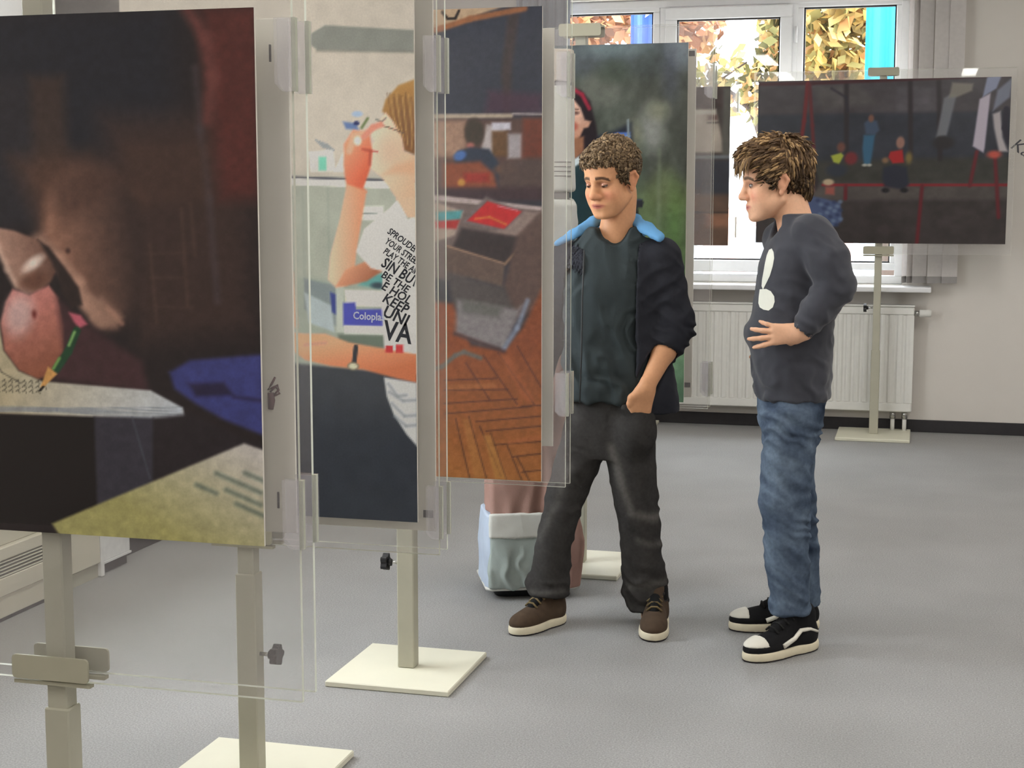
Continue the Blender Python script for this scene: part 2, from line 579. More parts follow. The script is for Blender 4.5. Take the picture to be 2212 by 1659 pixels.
# grey-blue curtain left of the window
cur = MB()
poly = []
for k in range(25):
    x = -2.54 + 0.0145 * k
    poly.append((x, YB - 0.07 + 0.014 * math.sin(k * 1.6)))
poly += [(p[0], p[1] + 0.004) for p in poly[::-1]]
cur.prism(poly, 'z', 0.95, 2.95)
co = cur.build('curtain', M['curtain_grey'])
tag(co, 'grey blue curtain hanging left of the window', 'curtain')

# ------------------------------------------------------------------ low units along the left wall
hx = -2.97
ht = empty('convector_heater', (XL + 0.05, 4.2, 0), 'cream convector heater with louvred grille along the left wall', 'heater')
b = MB()
b.box(XL + 0.012, hx, 3.2, 4.78, 0.085, 0.148, 0.003).box(XL + 0.012, hx, 3.2, 4.78, 0.207, 0.252, 0.004)
b.box(XL + 0.012, hx - 0.02, 3.2, 4.78, 0.252, 0.80, 0.003).box(XL + 0.012, hx + 0.01, 3.2, 4.78, 0.80, 0.83, 0.004)
b.box(XL + 0.012, hx - 0.03, 3.2, 4.78, 0.148, 0.207).box(hx - 0.03, hx, 3.2, 3.24, 0.148, 0.207).box(hx - 0.03, hx, 4.735, 4.78, 0.148, 0.207)
b.build('heater_body', M['warm_cabinet'], ht)
MB().box(hx - 0.030, hx - 0.029, 3.24, 4.735, 0.148, 0.207).build('grille_cavity', M['louvre_dark'], ht)
for k in range(5):
    z = 0.1515 + k * 0.0118
    MB().prism([(hx - 0.022, z - 0.003), (hx - 0.001, z), (hx - 0.001, z + 0.0045), (hx - 0.022, z + 0.001)], 'y', 3.24, 4.735).build('louvre_slat', M['cream'], ht)
MB().box(XL + 0.02, hx - 0.006, 3.22, 4.76, 0.012, 0.085).build('plinth', M['warm_cabinet'], ht)
MB().box(XL + 0.02, hx - 0.004, 3.22, 4.76, 0.0, 0.012).build('floor_strip', M['baseboard'], ht)

c1 = empty('storage_cabinet', (XL + 0.05, 4.95, 0), 'plain grey white low cabinet beside the louvred heater', 'cabinet')
MB().box(XL + 0.012, hx, 4.79, 5.055, 0.055, 0.86, 0.003).build('cabinet_body', M['warm_cabinet'], c1)
MB().box(XL + 0.012, hx + 0.004, 5.055, 5.078, 0.0, 0.86, 0.003).build('side_panel', M['lamp_body'], c1)
MB().box(XL + 0.012, hx - 0.012, 4.79, 5.055, 0.0, 0.055).build('plinth', M['post'], c1)
c2 = empty('storage_cabinet', (XL + 0.05, 5.2, 0), 'brighter white low cabinet farther along the left wall', 'cabinet')
MB().box(XL + 0.012, hx - 0.004, 5.08, 5.285, 0.052, 0.86, 0.003).build('cabinet_body', M['lamp_body'], c2)
MB().box(XL + 0.012, hx + 0.002, 5.08, 5.285, 0.044, 0.052).build('bottom_rail', M['lamp_body'], c2)
MB().box(XL + 0.012, hx - 0.02, 5.08, 5.285, 0.0, 0.044).build('plinth', M['baseboard'], c2)

# ------------------------------------------------------------------ ceiling lamps (above the frame)
pos = [('near the camera', 0.6), ('over the middle of the room', 3.6), ('towards the window', 6.9), ('behind the camera', -2.4)]
side = [('left', -1.9), ('central', 0.5), ('right', 2.6)]
for (pn, ly) in pos:
    for (sn, lx) in side:
        lt = empty('ceiling_lamp', (lx, ly, ZC), 'long fluorescent ceiling lamp in the %s row, %s' % (sn, pn), 'lamp', 'fluorescent ceiling lamps')
        MB().box(lx - 0.11, lx + 0.11, ly - 0.75, ly + 0.75, ZC - 0.07, ZC - 0.001, 0.01).build('housing', M['lamp_body'], lt)
        MB().box(lx - 0.09, lx + 0.09, ly - 0.72, ly + 0.72, ZC - 0.078, ZC - 0.0705).build('diffuser', M['diffuser'], lt)
        ld = bpy.data.lights.new('lamp_light', 'AREA')
        ld.shape = 'RECTANGLE'
        ld.size, ld.size_y = 0.18, 1.44
        ld.energy = LAMP_WATTS
        ld.color = (1.0, 0.98, 0.94)
        lo = bpy.data.objects.new('lamp_light', ld)
        COL.objects.link(lo)
        lo.parent = lt
        lo.location = (0, 0, -0.082)

# ------------------------------------------------------------------ outside the window
M['leaf'] = mat_attr('autumn_leaves', rough=0.7, spec=0.2, var=0.15, scale=8, transl=0.5)
M['bark'] = mat('tree_bark', (62, 52, 46), rough=0.9, var=0.25, scale=12)
M['lawn'] = mat('pale_paving', (200, 196, 190), rough=0.9, var=0.08, scale=1.2)
M['brick_pink'] = mat('pale_pink_plaster', (206, 160, 150), rough=0.9, var=0.06, scale=2)
M['roof'] = mat('dark_brown_roof', (88, 72, 68), rough=0.9, var=0.12, scale=3)
M['facade_window'] = mat('facade_window_glass', (120, 125, 132), rough=0.2, spec=0.5)
M['flag_cyan'] = mat('cyan_flag_cloth', (70, 160, 186), rough=0.8, spec=0.1, var=0.06, scale=3, transl=0.5)
M['flag_blue'] = mat('light_blue_flag_cloth', (88, 118, 172), rough=0.8, spec=0.1, var=0.05, scale=3, transl=0.5)
M['flag_white'] = mat('white_flag_print', (225, 225, 225), rough=0.8, spec=0.1, transl=0.4)
struct('ground', MB().box(-30, 30, YB + 0.31, 60, -1.2, -1.0), M['lawn'])
struct('ground', MB().box(-40, XL - 0.31, -30, YB + 0.3, -1.2, -1.0), M['lawn'])


def tree(name, label, base, height, clumps, nleaf, palette, size=(0.05, 0.11)):
    t = empty(name, base, label, 'tree', 'autumn trees outside the window')
    bx, by, bz = base
    tr = MB()
    top = (bx + 0.15, by, bz + height)
    tr.tube([(bx, by, bz), (bx + 0.05, by, bz + height * 0.4), (bx + 0.1, by + 0.05, bz + height * 0.75), top], [0.16, 0.12, 0.08, 0.03], 10)
    to = tr.build('trunk', M['bark'], t)
    for (cx, cy, cz, rx_, ry_, rz_, wgt) in clumps:
        MB().tube([(bx + 0.06, by, bz + height * 0.45), ((bx + cx) / 2, (by + cy) / 2, cz - 0.25), (cx, cy, cz), (cx + rx_ * 0.6, cy, cz + rz_ * 0.5)],
                  [0.06, 0.035, 0.022, 0.008], 6).build('branch', M['bark'], to)
    V, F, Cc = [], [], []
    tw = sum(c[6] for c in clumps)
    for (cx, cy, cz, rx_, ry_, rz_, wgt) in clumps:
        n = int(nleaf * wgt / tw)
        d = rng.normal(size=(n, 3))
        d /= np.linalg.norm(d, axis=1)[:, None]
        r = rng.random(n) ** 0.45
        c = np.array([cx, cy, cz]) + d * r[:, None] * np.array([rx_, ry_, rz_])
        s = rng.uniform(size[0], size[1], n)
        a = rng.normal(size=(n, 3)); a /= np.linalg.norm(a, axis=1)[:, None]
        b_ = np.cross(a, rng.normal(size=(n, 3))); b_ /= np.linalg.norm(b_, axis=1)[:, None]
        k0 = len(V) and sum(len(q) for q in V)
        pts = np.stack([c - a * s[:, None], c + b_ * s[:, None] * 0.6 - a * s[:, None] * 0.1, c + a * s[:, None], c - b_ * s[:, None] * 0.6 - a * s[:, None] * 0.1], 1)
        V.append(pts.reshape(-1, 3))
        F.append(np.arange(n * 4).reshape(n, 4) + k0)
        pc = lin(np.array(palette)[rng.integers(0, len(palette), n)]) * rng.uniform(0.7, 1.2, (n, 1))
        Cc.append(np.repeat(pc, 4, 0))
    fo = mesh_np('foliage', np.concatenate(V), np.concatenate(F), M['leaf'], t, np.clip(np.concatenate(Cc), 0, 1), smooth=False)
    fo['kind'] = 'stuff'
    return t


YEL = [(168, 140, 78), (152, 126, 72), (132, 112, 66), (182, 160, 108), (112, 104, 62), (160, 116, 70)]
ORA = [(170, 118, 82), (148, 102, 76), (176, 138, 104), (112, 80, 64)]
GRN = [(160, 142, 92), (112, 110, 70), (176, 150, 104), (78, 76, 50), (168, 128, 86)]
tree('maple_tree', 'dense yellow leaved tree behind the right window light', (-0.3, 14.0, -1.0), 5.2,
     [(-0.72, 13.6, 3.0, 0.42, 0.5, 0.7, 3), (-0.85, 13.6, 2.2, 0.40, 0.5, 0.55, 2.4), (-0.2, 14.2, 3.9, 0.9, 0.6, 0.6, 1.5)], 2600, YEL, (0.05, 0.10))
tree('birch_tree', 'thin green yellow tree with dark branches seen at the edge of the middle light', (-1.30, 14.8, -1.0), 5.0,
     [(-1.36, 14.6, 3.0, 0.20, 0.4, 0.50, 2.0), (-1.45, 14.6, 2.4, 0.25, 0.4, 0.45, 1.2), (-1.9, 14.4, 2.5, 0.45, 0.4, 0.35, 0.9)], 760, GRN, (0.05, 0.09))
tree('beech_tree', 'copper orange leaved tree behind the left window light', (-3.6, 15.0, -1.0), 5.0,
     [(-3.2, 14.6, 3.10, 0.7, 0.5, 0.22, 2.2), (-2.35, 14.4, 3.0, 0.55, 0.5, 0.25, 1.3), (-3.9, 15.0, 3.6, 0.9, 0.6, 0.5, 1.5)], 1300, ORA, (0.05, 0.10))

hs = empty('house', (-3.0, 26, -1.0), 'pale pink house with dark brown roof across the yard', 'building')
MB().box(-7.5, 1.0, 24, 30, -1.0, 1.25).build('house_wall', M['brick_pink'], hs)
MB().prism([(23.4, 1.2), (30.6, 1.2), (27, 4.1)], 'x', -9.0, -4.4).build('roof', M['roof'], hs)
for x in (-6.6, -5.2, -3.8, -2.2, -0.6):
    f = MB().box(x - 0.45, x + 0.45, 23.93, 24.02, -0.1, 1.0, 0.01).build('window', M['pvc'], hs)
    MB().box(x - 0.36, x + 0.36, 23.90, 23.94, 0.0, 0.92).build('pane', M['facade_window'], f)


def flag(name, label, x0, x1, y, z0, z1, m, star=False):
    f = empty(name, (x1 + 0.05, y, -1.0), label, 'flag', 'flags hanging outside')
    MB().tube([(x1 + 0.05, y, -1.0), (x1 + 0.05, y, z1 + 0.25)], 0.025, 10).build('flagpole', M['lamp_body'], f)
    n = 13
    a = [(x0 + (x1 - x0) * k / (n - 1), y + 0.03 * math.sin(k * 1.1)) for k in range(n)]
    co = MB().prism(a + [(p[0], p[1] + 0.004) for p in a[::-1]], 'z', z0, z1).build('flag_cloth', m, f)
    if star:
        cx, cz, R = x0 + (x1 - x0) * 0.78, z0 + (z1 - z0) * 0.80, 0.09
        pts = [(cx + math.sin(math.pi * k / 5) * (R if k % 2 == 0 else R * 0.42), cz + math.cos(math.pi * k / 5) * (R if k % 2 == 0 else R * 0.42)) for k in range(10)]
        MB().prism(pts, 'y', y - 0.045, y - 0.042).build('star_print', M['flag_white'], co)


p0, p1 = at(1872, 0, 11.2), at(1946, 0, 11.2)
flag('banner_flag', 'cyan banner flag hanging outside the right window light', p0[0], p1[0], 11.2, 1.25, 3.3, M['flag_cyan'])
p0, p1 = at(1363, 0, 11.4), at(1425, 0, 11.4)
flag('banner_flag', 'light blue banner flag with white star outside the left window light', p0[0], p1[0], 11.4, 1.3, 3.2, M['flag_blue'], True)

# ------------------------------------------------------------------ prints: painted in print units onto a colour grid
PRINT_LIGHT = 1.12          # brightness of the light on a vertical board: print tones are stored as reflectances


class Canvas:
    def __init__(self, X, Y, bgc):
        self.X, self.Y = X, Y
        self.N = X.size
        self.C = np.tile(np.asarray(bgc, float), (self.N, 1))
        self.P3 = np.stack([X, Y, np.zeros_like(X)], 1)

    def _mix(self, a, col):
        a = np.clip(a, 0, 1)[:, None]
        c = np.asarray(col, float)
        self.C = self.C * (1 - a) + c * a

    def poly(self, pts, col, soft=3.0, op=1.0):
        P = np.asarray(pts, float)
        lo, hi = P.min(0) - soft * 2, P.max(0) + soft * 2
        k = np.where((self.X > lo[0]) & (self.X < hi[0]) & (self.Y > lo[1]) & (self.Y < hi[1]))[0]
        if not len(k):
            return self
        x, y = self.X[k], self.Y[k]
        d = np.full(len(k), 1e18)
        ins = np.zeros(len(k), bool)
        for i in range(len(P)):
            a, b = P[i], P[(i + 1) % len(P)]
            e = b - a
            t = np.clip(((x - a[0]) * e[0] + (y - a[1]) * e[1]) / (e @ e + 1e-9), 0, 1)
            d = np.minimum(d, (x - a[0] - t * e[0]) ** 2 + (y - a[1] - t * e[1]) ** 2)
            c = ((a[1] > y) != (b[1] > y))
            xi = (b[0] - a[0]) * (y - a[1]) / (b[1] - a[1] + 1e-12) + a[0]
            ins ^= c & (x < xi)
        d = np.sqrt(d) * np.where(ins, -1, 1)
        al = np.zeros(self.N)
        u = np.clip(0.5 - d / (2 * soft), 0, 1)
        al[k] = u * u * (3 - 2 * u) * op
        if callable(col):
            cc = col(self.X, self.Y)
        else:
            cc = col
        self._mix(al, cc)
        return self

    def ell(self, cx, cy, rx, ry, col, soft=3.0, ang=0.0, op=1.0):
        a = math.radians(ang)
        dx, dy = self.X - cx, self.Y - cy
        u = dx * math.cos(a) + dy * math.sin(a)
        v = -dx * math.sin(a) + dy * math.cos(a)
        r = np.sqrt((u / rx) ** 2 + (v / ry) ** 2)
        d = (r - 1) * min(rx, ry)
        w = np.clip(0.5 - d / (2 * soft), 0, 1)
        self._mix(w * w * (3 - 2 * w) * op, col)
        return self

    def line(self, pts, w, col, soft=2.0, op=1.0):
        for a, b in zip(pts, pts[1:]):
            a, b = np.array(a, float), np.array(b, float)
            e = b - a
            t = np.clip(((self.X - a[0]) * e[0] + (self.Y - a[1]) * e[1]) / (e @ e + 1e-9), 0, 1)
            d = np.sqrt((self.X - a[0] - t * e[0]) ** 2 + (self.Y - a[1] - t * e[1]) ** 2) - w / 2
            u = np.clip(0.5 - d / (2 * soft), 0, 1)
            self._mix(u * u * (3 - 2 * u) * op, col)
        return self

    def rect(self, x0, y0, x1, y1, col, soft=3.0, op=1.0):
        return self.poly([(x0, y0), (x1, y0), (x1, y1), (x0, y1)], col, soft, op)

    def noise(self, sx, sy, amp, seed=0, octs=3):
        n = fbm(self.P3 * np.array([1 / sx, 1 / sy, 1]), seed, octs)
        self.C = self.C * (1 + amp * n[:, None])
        return self


def grad(p0, p1, c0, c1):
    p0, p1, c0, c1 = map(lambda q: np.asarray(q, float), (p0, p1, c0, c1))
    e = p1 - p0

    def f(X, Y):
        t = np.clip(((X - p0[0]) * e[0] + (Y - p0[1]) * e[1]) / (e @ e), 0, 1)[:, None]
        return c0 * (1 - t) + c1 * t
    return f


M['print'] = mat_attr('glossy_photo_print', rough=0.22, spec=0.45, var=0.05, scale=220, coat=0.0)


def photo(name, label, x0, x1, z0, z1, yf, step, units, paint, texts=(), thick=0.005, light=PRINT_LIGHT):
    """board with its photo print. units: (ux0, uy_top, ux1, uy_bottom) of the print's left/top/right/bottom"""
    ox = empty(name, ((x0 + x1) / 2, yf, z0), label, 'photo', 'large photo prints on the panels')
    b = MB().box(x0, x1, yf, yf + thick, z0, z1)
    b.build('backing_board', M['board_white'], ox)
    nx, nz = int((x1 - x0) / step) + 1, int((z1 - z0) / step) + 1
    gx, gz = np.linspace(x0, x1, nx), np.linspace(z0, z1, nz)
    X, Z = np.meshgrid(gx, gz)
    ux0, uy0, ux1, uy1 = units
    U = ux0 + (X - x0) / (x1 - x0) * (ux1 - ux0)
    Vv = uy1 + (Z - z0) / (z1 - z0) * (uy0 - uy1)
    cv = Canvas(U.ravel(), Vv.ravel(), (40, 40, 40))
    paint(cv)
    col = np.clip(lin(np.clip(cv.C, 0, 255)) / light, 0, 0.86)
    idx = np.arange(nx * nz).reshape(nz, nx)
    F = np.stack([idx[:-1, :-1], idx[:-1, 1:], idx[1:, 1:], idx[1:, :-1]], -1).reshape(-1, 4)
    V = np.stack([X.ravel(), np.full(X.size, yf - 0.0006), Z.ravel()], 1)
    po = mesh_np('print', V, F, M['print'], ox, col)
    sx, sz = (x1 - x0) / (ux1 - ux0), (z1 - z0) / (uy1 - uy0)
    for (txt, tx, ty, size, ang, colr, shear, wide) in texts:
        c = bpy.data.curves.new('lettering', 'FONT')
        c.body = txt
        c.size = size * sz * 1.38
        c.shear = shear
        c.offset = 0.0 if size < 12 else c.size * 0.022
        c.resolution_u = 2
        tmp = bpy.data.objects.new('lettering', c)
        COL.objects.link(tmp)
        me = bpy.data.meshes.new_from_object(tmp.evaluated_get(bpy.context.evaluated_depsgraph_get()))
        bpy.data.objects.remove(tmp)
        if len(me.vertices) == 0:
            continue
        co = np.empty(len(me.vertices) * 3, np.float32)
        me.vertices.foreach_get('co', co)
        co = co.reshape(-1, 3)
        co[:, 0] *= wide
        a = math.radians(ang)
        wx = x0 + (tx - ux0) * sx + co[:, 0] * math.cos(a) - co[:, 1] * math.sin(a)
        wz = z1 - (ty - uy0) * sz + co[:, 0] * math.sin(a) + co[:, 1] * math.cos(a)
        keep = np.stack([np.clip(wx, x0, x1), np.full(len(wx), yf - 0.0011), np.clip(wz, z0, z1)], 1) - np.array(root_loc(ox))
        me.vertices.foreach_set('co', keep.astype(np.float32).ravel())
        key = 'ink_%d_%d_%d' % colr
        if key not in M:
            M[key] = mat(key, np.clip(np.array(colr), 0, 235), rough=0.3, var=0.03)
        link('lettering', me, M[key], po)
    return ox


# ------------------------------------------------------------------ display stands
def stand(label, px, py, half, sz0, sz1, poster_z, bracket_z=None, base=0.19, knob_side=1, knob_z=0.3, bw=0.08, clips=True, gap=0.03):
    s = empty('display_stand', (px, py, 0), label, 'display stand', 'exhibition stands with clear panels')
    MB().box(px - base, px + base, py - base - 0.01, py + base + 0.01, 0.0, 0.018, 0.003).build('base_plate', M['cream'], s)
    lo = MB().box(px - 0.026, px + 0.026, py - 0.023, py + 0.023, 0.018, min(0.52, sz0 - 0.06), 0.003)
    lo.build('lower_tube', M['post'], s)
    MB().box(px - 0.021, px + 0.021, py - 0.019, py + 0.019, min(0.5, sz0 - 0.1), sz1 + 0.01, 0.003).build('upper_tube', M['post'], s)
    ks = knob_side
    k = MB().tube([(px + ks * 0.026, py, knob_z), (px + ks * 0.062, py, knob_z)], 0.005, 8).build('clamp_screw', M['chrome'], s)
    kn = MB()
    n = 40
    pts = [(py + (0.023 + 0.004 * math.cos(5 * 2 * math.pi * i / n)) * math.cos(2 * math.pi * i / n),
            knob_z + (0.023 + 0.004 * math.cos(5 * 2 * math.pi * i / n)) * math.sin(2 * math.pi * i / n)) for i in range(n)]
    xa, xb = sorted((px + ks * 0.060, px + ks * 0.078))
    kn.prism(pts, 'x', xa, xb)
    kn.tube([(px + ks * 0.05, py, knob_z), (px + ks * 0.061, py, knob_z)], 0.011, 10)
    kn.build('knob', M['black_plastic'], k)
    for sy in (-1, 1):
        yy = py + sy * gap
        a, b = sorted((yy - 0.0045 * sy, yy + 0.0045 * sy))
        sh = MB().box(px - half, px + half, a, b, sz0, sz1)
        for f in sh.bm.faces:
            n_ = f.normal
            f.material_index = 0 if abs(n_.y) > 0.9 else 1
        so = sh.build('clear_sheet', [M['clear'], M['clear_edge']], s)
        # brackets: rounded plate outside each sheet at its lower and upper edge
        for zc in (sz0 + 0.023, sz1 - 0.010):
            ya, yb = sorted((py + sy * (gap + 0.0050), py + sy * (gap + 0.0100)))
            r = 0.008
            w_, h_ = bw, 0.023
            poly = []
            for (cx_, cz_, a0) in ((w_ - r, h_ - r, 0), (-w_ + r, h_ - r, 90), (-w_ + r, -h_ + r, 180), (w_ - r, -h_ + r, 270)):
                for t in range(4):
                    an = math.radians(a0 + t * 30)
                    poly.append((px + cx_ + r * math.cos(an), zc + cz_ + r * math.sin(an)))
            br = MB().prism(poly, 'y', ya, yb)
            ia, ib = sorted((py + sy * 0.019, py + sy * (gap + 0.0046)))
            zz = sz0 - 0.011 if zc < (sz0 + sz1) / 2 else sz1 + 0.003
            br.box(px - bw, px + bw, ia, ib, zz, zz + 0.007)
            br.build('bracket', M['bracket'], s)
        if clips:
            for sx in (-1, 1):
                for zc in poster_z:
                    e = px + sx * half
                    xa, xb = sorted((e - sx * 0.030, e + sx * 0.008))
                    c = MB()
                    ch = 0.014
                    for (ya, yb) in ((yy - 0.009, yy - 0.0048), (yy + 0.0048, yy + 0.009)):
                        pl = [(xa, zc - 0.062), (xb, zc - 0.062), (xb, zc + 0.062), (xa, zc + 0.062)]
                        if sx > 0:
                            pl = [(xa, zc - 0.062 + ch), (xa + ch, zc - 0.062), (xb, zc - 0.062), (xb, zc + 0.062), (xa, zc + 0.062)]
                        c.prism(pl, 'y', ya, yb)
                    c2 = MB().box(min(e + sx * 0.001, e + sx * 0.008), max(e + sx * 0.001, e + sx * 0.008), yy - 0.0048, yy + 0.0048, zc - 0.062, zc + 0.062)
                    co = c.build('edge_clip', M['clip'], s)
                    c2.build('clip_spine', M['clear_edge'], co)
    return s


def rear_board(label, x0, x1, y, z0, z1, marks=()):
    o = empty('rear_board', ((x0 + x1) / 2, y, z0), label, 'board', 'white backs of the rear prints')
    MB().box(x0, x1, y, y + 0.005, z0, z1, 0.001).build('board_panel', M['board_white'], o)
    for (a, b, c, d) in marks:
        MB().box(a, b, y - 0.0012, y - 0.0002, c, d).build('corner_clip', M['dark_clip'], o)
    return o


S1, S2, S3, S4, S5, S6 = (-1.56, 2.50), (-1.561, 3.34), (-1.468, 4.25), (-1.262, 5.70), (-1.80, 9.36), (-0.262, 9.36)
stand('nearest clear panel stand holding the photo of a writing face', *S1, 0.507, 0.522, 1.96, (0.865, 1.665), knob_z=0.20, knob_side=-1)
stand('second clear panel stand holding the photo of a woman in white shirt', *S2, 0.497, 0.600, 2.02, (0.70, 1.72), knob_side=1, knob_z=0.318)
stand('third clear panel stand holding the photo of a classroom with parquet', *S3, 0.492, 0.597, 2.03, (0.865, 1.765), knob_side=-1, knob_z=0.335)
stand('clear panel stand behind the boy in the open jacket, with green park photo', *S4, 0.497, 0.640, 2.055, (0.75, 1.85), knob_side=1, knob_z=0.42)
stand('clear panel stand near the window holding the dark brown photo', *S5, 0.69, 1.09, 2.18, (1.25, 2.0), knob_side=1, knob_z=0.775, base=0.2)
stand('clear panel stand before the radiator holding the playground photo', *S6, 0.748, 1.095, 2.17, (1.25, 2.0), knob_side=-1, knob_z=0.775, base=0.215, bw=0.088, clips=False)

rear_board('white back of the rear print showing beside the writing face photo', -1.99, -1.088, S1[1] + 0.036, 0.815, 1.735,
           [(-1.125, -1.121, 0.86, 0.89), (-1.125, -1.121, 1.66, 1.69)])
rear_board('white back of the rear print showing beside the woman photo', -2.03, -1.094, S2[1] + 0.036, 0.64, 1.99,
           [(-1.125, -1.10, 0.672, 0.69)])
rear_board('white back of the rear print showing beside the classroom photo', -1.90, -1.029, S3[1] + 0.036, 0.703, 1.90)
rear_board('white back of the rear print showing beside the green park photo', -1.68, -0.836, S4[1] + 0.036, 0.672, 1.972,
           [(-0.864, -0.842, 0.71, 0.728), (-0.864, -0.842, 1.945, 1.965)])


# ---- print of the nearest stand: a face bent over paper, writing with a green pencil
def paint_writing(c):
    c.rect(-600, 0, 620, 1200, (36, 29, 31), 1)
    c.rect(-600, 0, 420, 330, (31, 33, 42), 60, 0.9)
    c.poly([(260, 240), (560, 240), (560, 700), (330, 740), (280, 600)], (60, 44, 41), 50, 0.9)
    c.poly([(470, 10), (590, 10), (590, 420), (500, 420), (480, 200)], (84, 40, 37), 30, 0.95)
    c.line([(440, 10), (478, 80), (490, 160), (476, 250)], 26, (104, 58, 54), 14, 0.8)
    c.line([(455, 140), (462, 270), (478, 420), (490, 640)], 14, (74, 64, 68), 10, 0.5)
    c.poly([(300, 300), (480, 300), (470, 420), (320, 440)], (74, 52, 44), 20, 0.45)
    for (a, b) in (((318, 400), (322, 560)), ((352, 520), (362, 690)), ((420, 440), (428, 650)), ((440, 430), (446, 540))):
        c.line([a, b], 8, (86, 64, 54), 5, 0.4)
    for (a, b) in (((330, 540), (420, 536)), ((352, 592), (420, 590)), ((366, 655), (440, 656))):
        c.line([a, b], 6, (80, 60, 52), 5, 0.35)
    # hair
    c.poly([(-300, 120), (90, 150), (140, 230), (150, 330), (125, 480), (0, 490), (-300, 480)], (40, 38, 44), 30)
    c.poly([(105, 150), (180, 150), (185, 330), (150, 480), (120, 480), (110, 300)], (60, 46, 42), 22, 0.9)
    c.poly([(60, 330), (230, 320), (330, 420), (300, 500), (120, 480)], (86, 60, 50), 40, 0.8)
    # temple, cheek and chin
    c.poly([(120, 500), (140, 400), (190, 350), (270, 350), (330, 430), (340, 560), (310, 660), (280, 704), (255, 708), (228, 686), (204, 640), (180, 592), (150, 548)],
           grad((140, 540), (330, 520), (150, 108, 90), (50, 38, 37)), 22)
    c.poly([(140, 400), (200, 340), (300, 370), (250, 430), (170, 470)], (74, 52, 46), 34, 0.75)
    c.line([(112, 512), (150, 552), (192, 606), (214, 650), (240, 690)], 26, (196, 152, 132), 16, 0.8)
    c.poly([(206, 640), (246, 636), (290, 680), (276, 706), (246, 704), (224, 686)], (156, 120, 104), 12, 0.85)
    c.line([(256, 660), (288, 694)], 10, (172, 128, 110), 6, 0.7)
    c.ell(177, 534, 5, 6, (70, 48, 44), 4)
    # nose
    c.poly([(-60, 462), (0, 480), (60, 490), (112, 510), (136, 545), (150, 580), (136, 604), (112, 626), (84, 633), (60, 618), (40, 576), (20, 525), (2, 495)],
           grad((20, 560), (140, 545), (182, 144, 128), (104, 74, 64)), 5)
    c.line([(2, 492), (22, 528), (42, 578), (60, 614)], 12, (204, 172, 156), 8, 0.7)
    c.ell(100, 563, 26, 11, (228, 208, 198), 8, -38)
    c.ell(100, 604, 34, 18, (98, 64, 52), 11, -25, 0.9)
    c.poly([(112, 510), (136, 526), (168, 570), (198, 616), (204, 654), (182, 662), (160, 632), (152, 585), (134, 548)], (46, 35, 34), 6)
    # fist under the chin
    c.poly([(52, 622), (88, 634), (132, 612), (152, 640), (164, 700), (160, 770), (140, 812), (100, 826), (58, 806), (28, 762), (22, 700), (36, 650)],
           grad((40, 640), (110, 820), (198, 128, 122), (134, 80, 60)), 5)
    c.ell(64, 680, 30, 46, (206, 178, 176), 20, 15, 0.8)
    c.ell(98, 678, 5, 9, (112, 50, 46), 5)
    c.poly([(150, 640), (200, 690), (330, 780), (340, 846), (130, 826), (160, 760)], (66, 42, 46), 14, 0.95)
    c.poly([(174, 672), (200, 678), (214, 698), (196, 706), (184, 692)], (190, 96, 112), 5)
    # paper and writing
    c.poly([(-300, 690), (18, 694), (26, 762), (58, 808), (110, 830), (345, 842), (412, 878), (418, 906), (-300, 910)],
           grad((40, 800), (400, 880), (178, 166, 138), (190, 196, 204)), 4)
    for k in range(5):
        c.line([(-50, 893 + k * 3), (140, 890 + k * 2), (410, 878 + k * 7)], 2.5, (120, 128, 142), 2, 0.7)
    for k in range(26):
        x = -10 + (k % 9) * 15
        y = 834 + (k // 9) * 11
        c.line([(x, y), (x + 6, y - 5), (x + 9, y + 3)], 2.4, (74, 70, 62), 1.5, 0.8)
    c.line([(0, 770), (20, 812), (62, 836)], 3, (70, 66, 60), 2, 0.7)
    # pencil
    c.line([(190, 712), (170, 760), (142, 802)], 17, (34, 66, 44), 3)
    c.line([(185, 716), (172, 746)], 6, (120, 160, 96), 3)
    c.line([(150, 776), (136, 800)], 6, (108, 150, 80), 3)
    c.poly([(124, 796), (144, 812), (110, 846), (106, 842)], (202, 150, 88), 3)
    c.line([(112, 842), (105, 851)], 5, (30, 26, 26), 2)
    # below the paper
    c.poly([(-300, 910), (222, 908), (222, 1120), (150, 1160), (-300, 1170)], (24, 19, 20), 5)
    c.poly([(222, 906), (350, 904), (346, 1050), (222, 1116)], (52, 50, 60), 6)
    c.poly([(350, 904), (430, 890), (580, 960), (580, 1000), (346, 1050)], (38, 32, 36), 8)
    c.line([(304, 905), (338, 1040)], 4, (72, 74, 84), 3, 0.7)
    # blue cloth
    c.poly([(386, 800), (430, 772), (600, 752), (600, 940), (500, 902), (440, 868), (396, 836)], (58, 62, 120), 8)
    c.poly([(425, 824), (500, 818), (520, 846), (440, 852)], (36, 30, 56), 8, 0.9)
    c.line([(520, 850), (580, 856)], 8, (40, 34, 66), 5, 0.7)
    # leaf of paper, bottom right
    c.poly([(120, 1158), (538, 952), (600, 972), (600, 1200), (140, 1190)], grad((400, 1180), (540, 960), (158, 152, 98), (190, 184, 178)), 5)
    for (x, y, l) in ((438, 1050, 40), (480, 1022, 90), (500, 1058, 70), (520, 1088, 60), (540, 1018, 40)):
        c.line([(x, y), (x + l, y + l * 0.42)], 10, (92, 104, 96), 6, 0.75)
    c.noise(14, 14, 0.10, 3)


photo('photo_print', 'dark photo of a face bent over paper writing with a green pencil', -2.00, -1.118, 0.806, 1.745, S1[1] - 0.04, 0.0026,
      (-370.0, 17.0, 576.0, 1180.0), paint_writing, light=0.84)


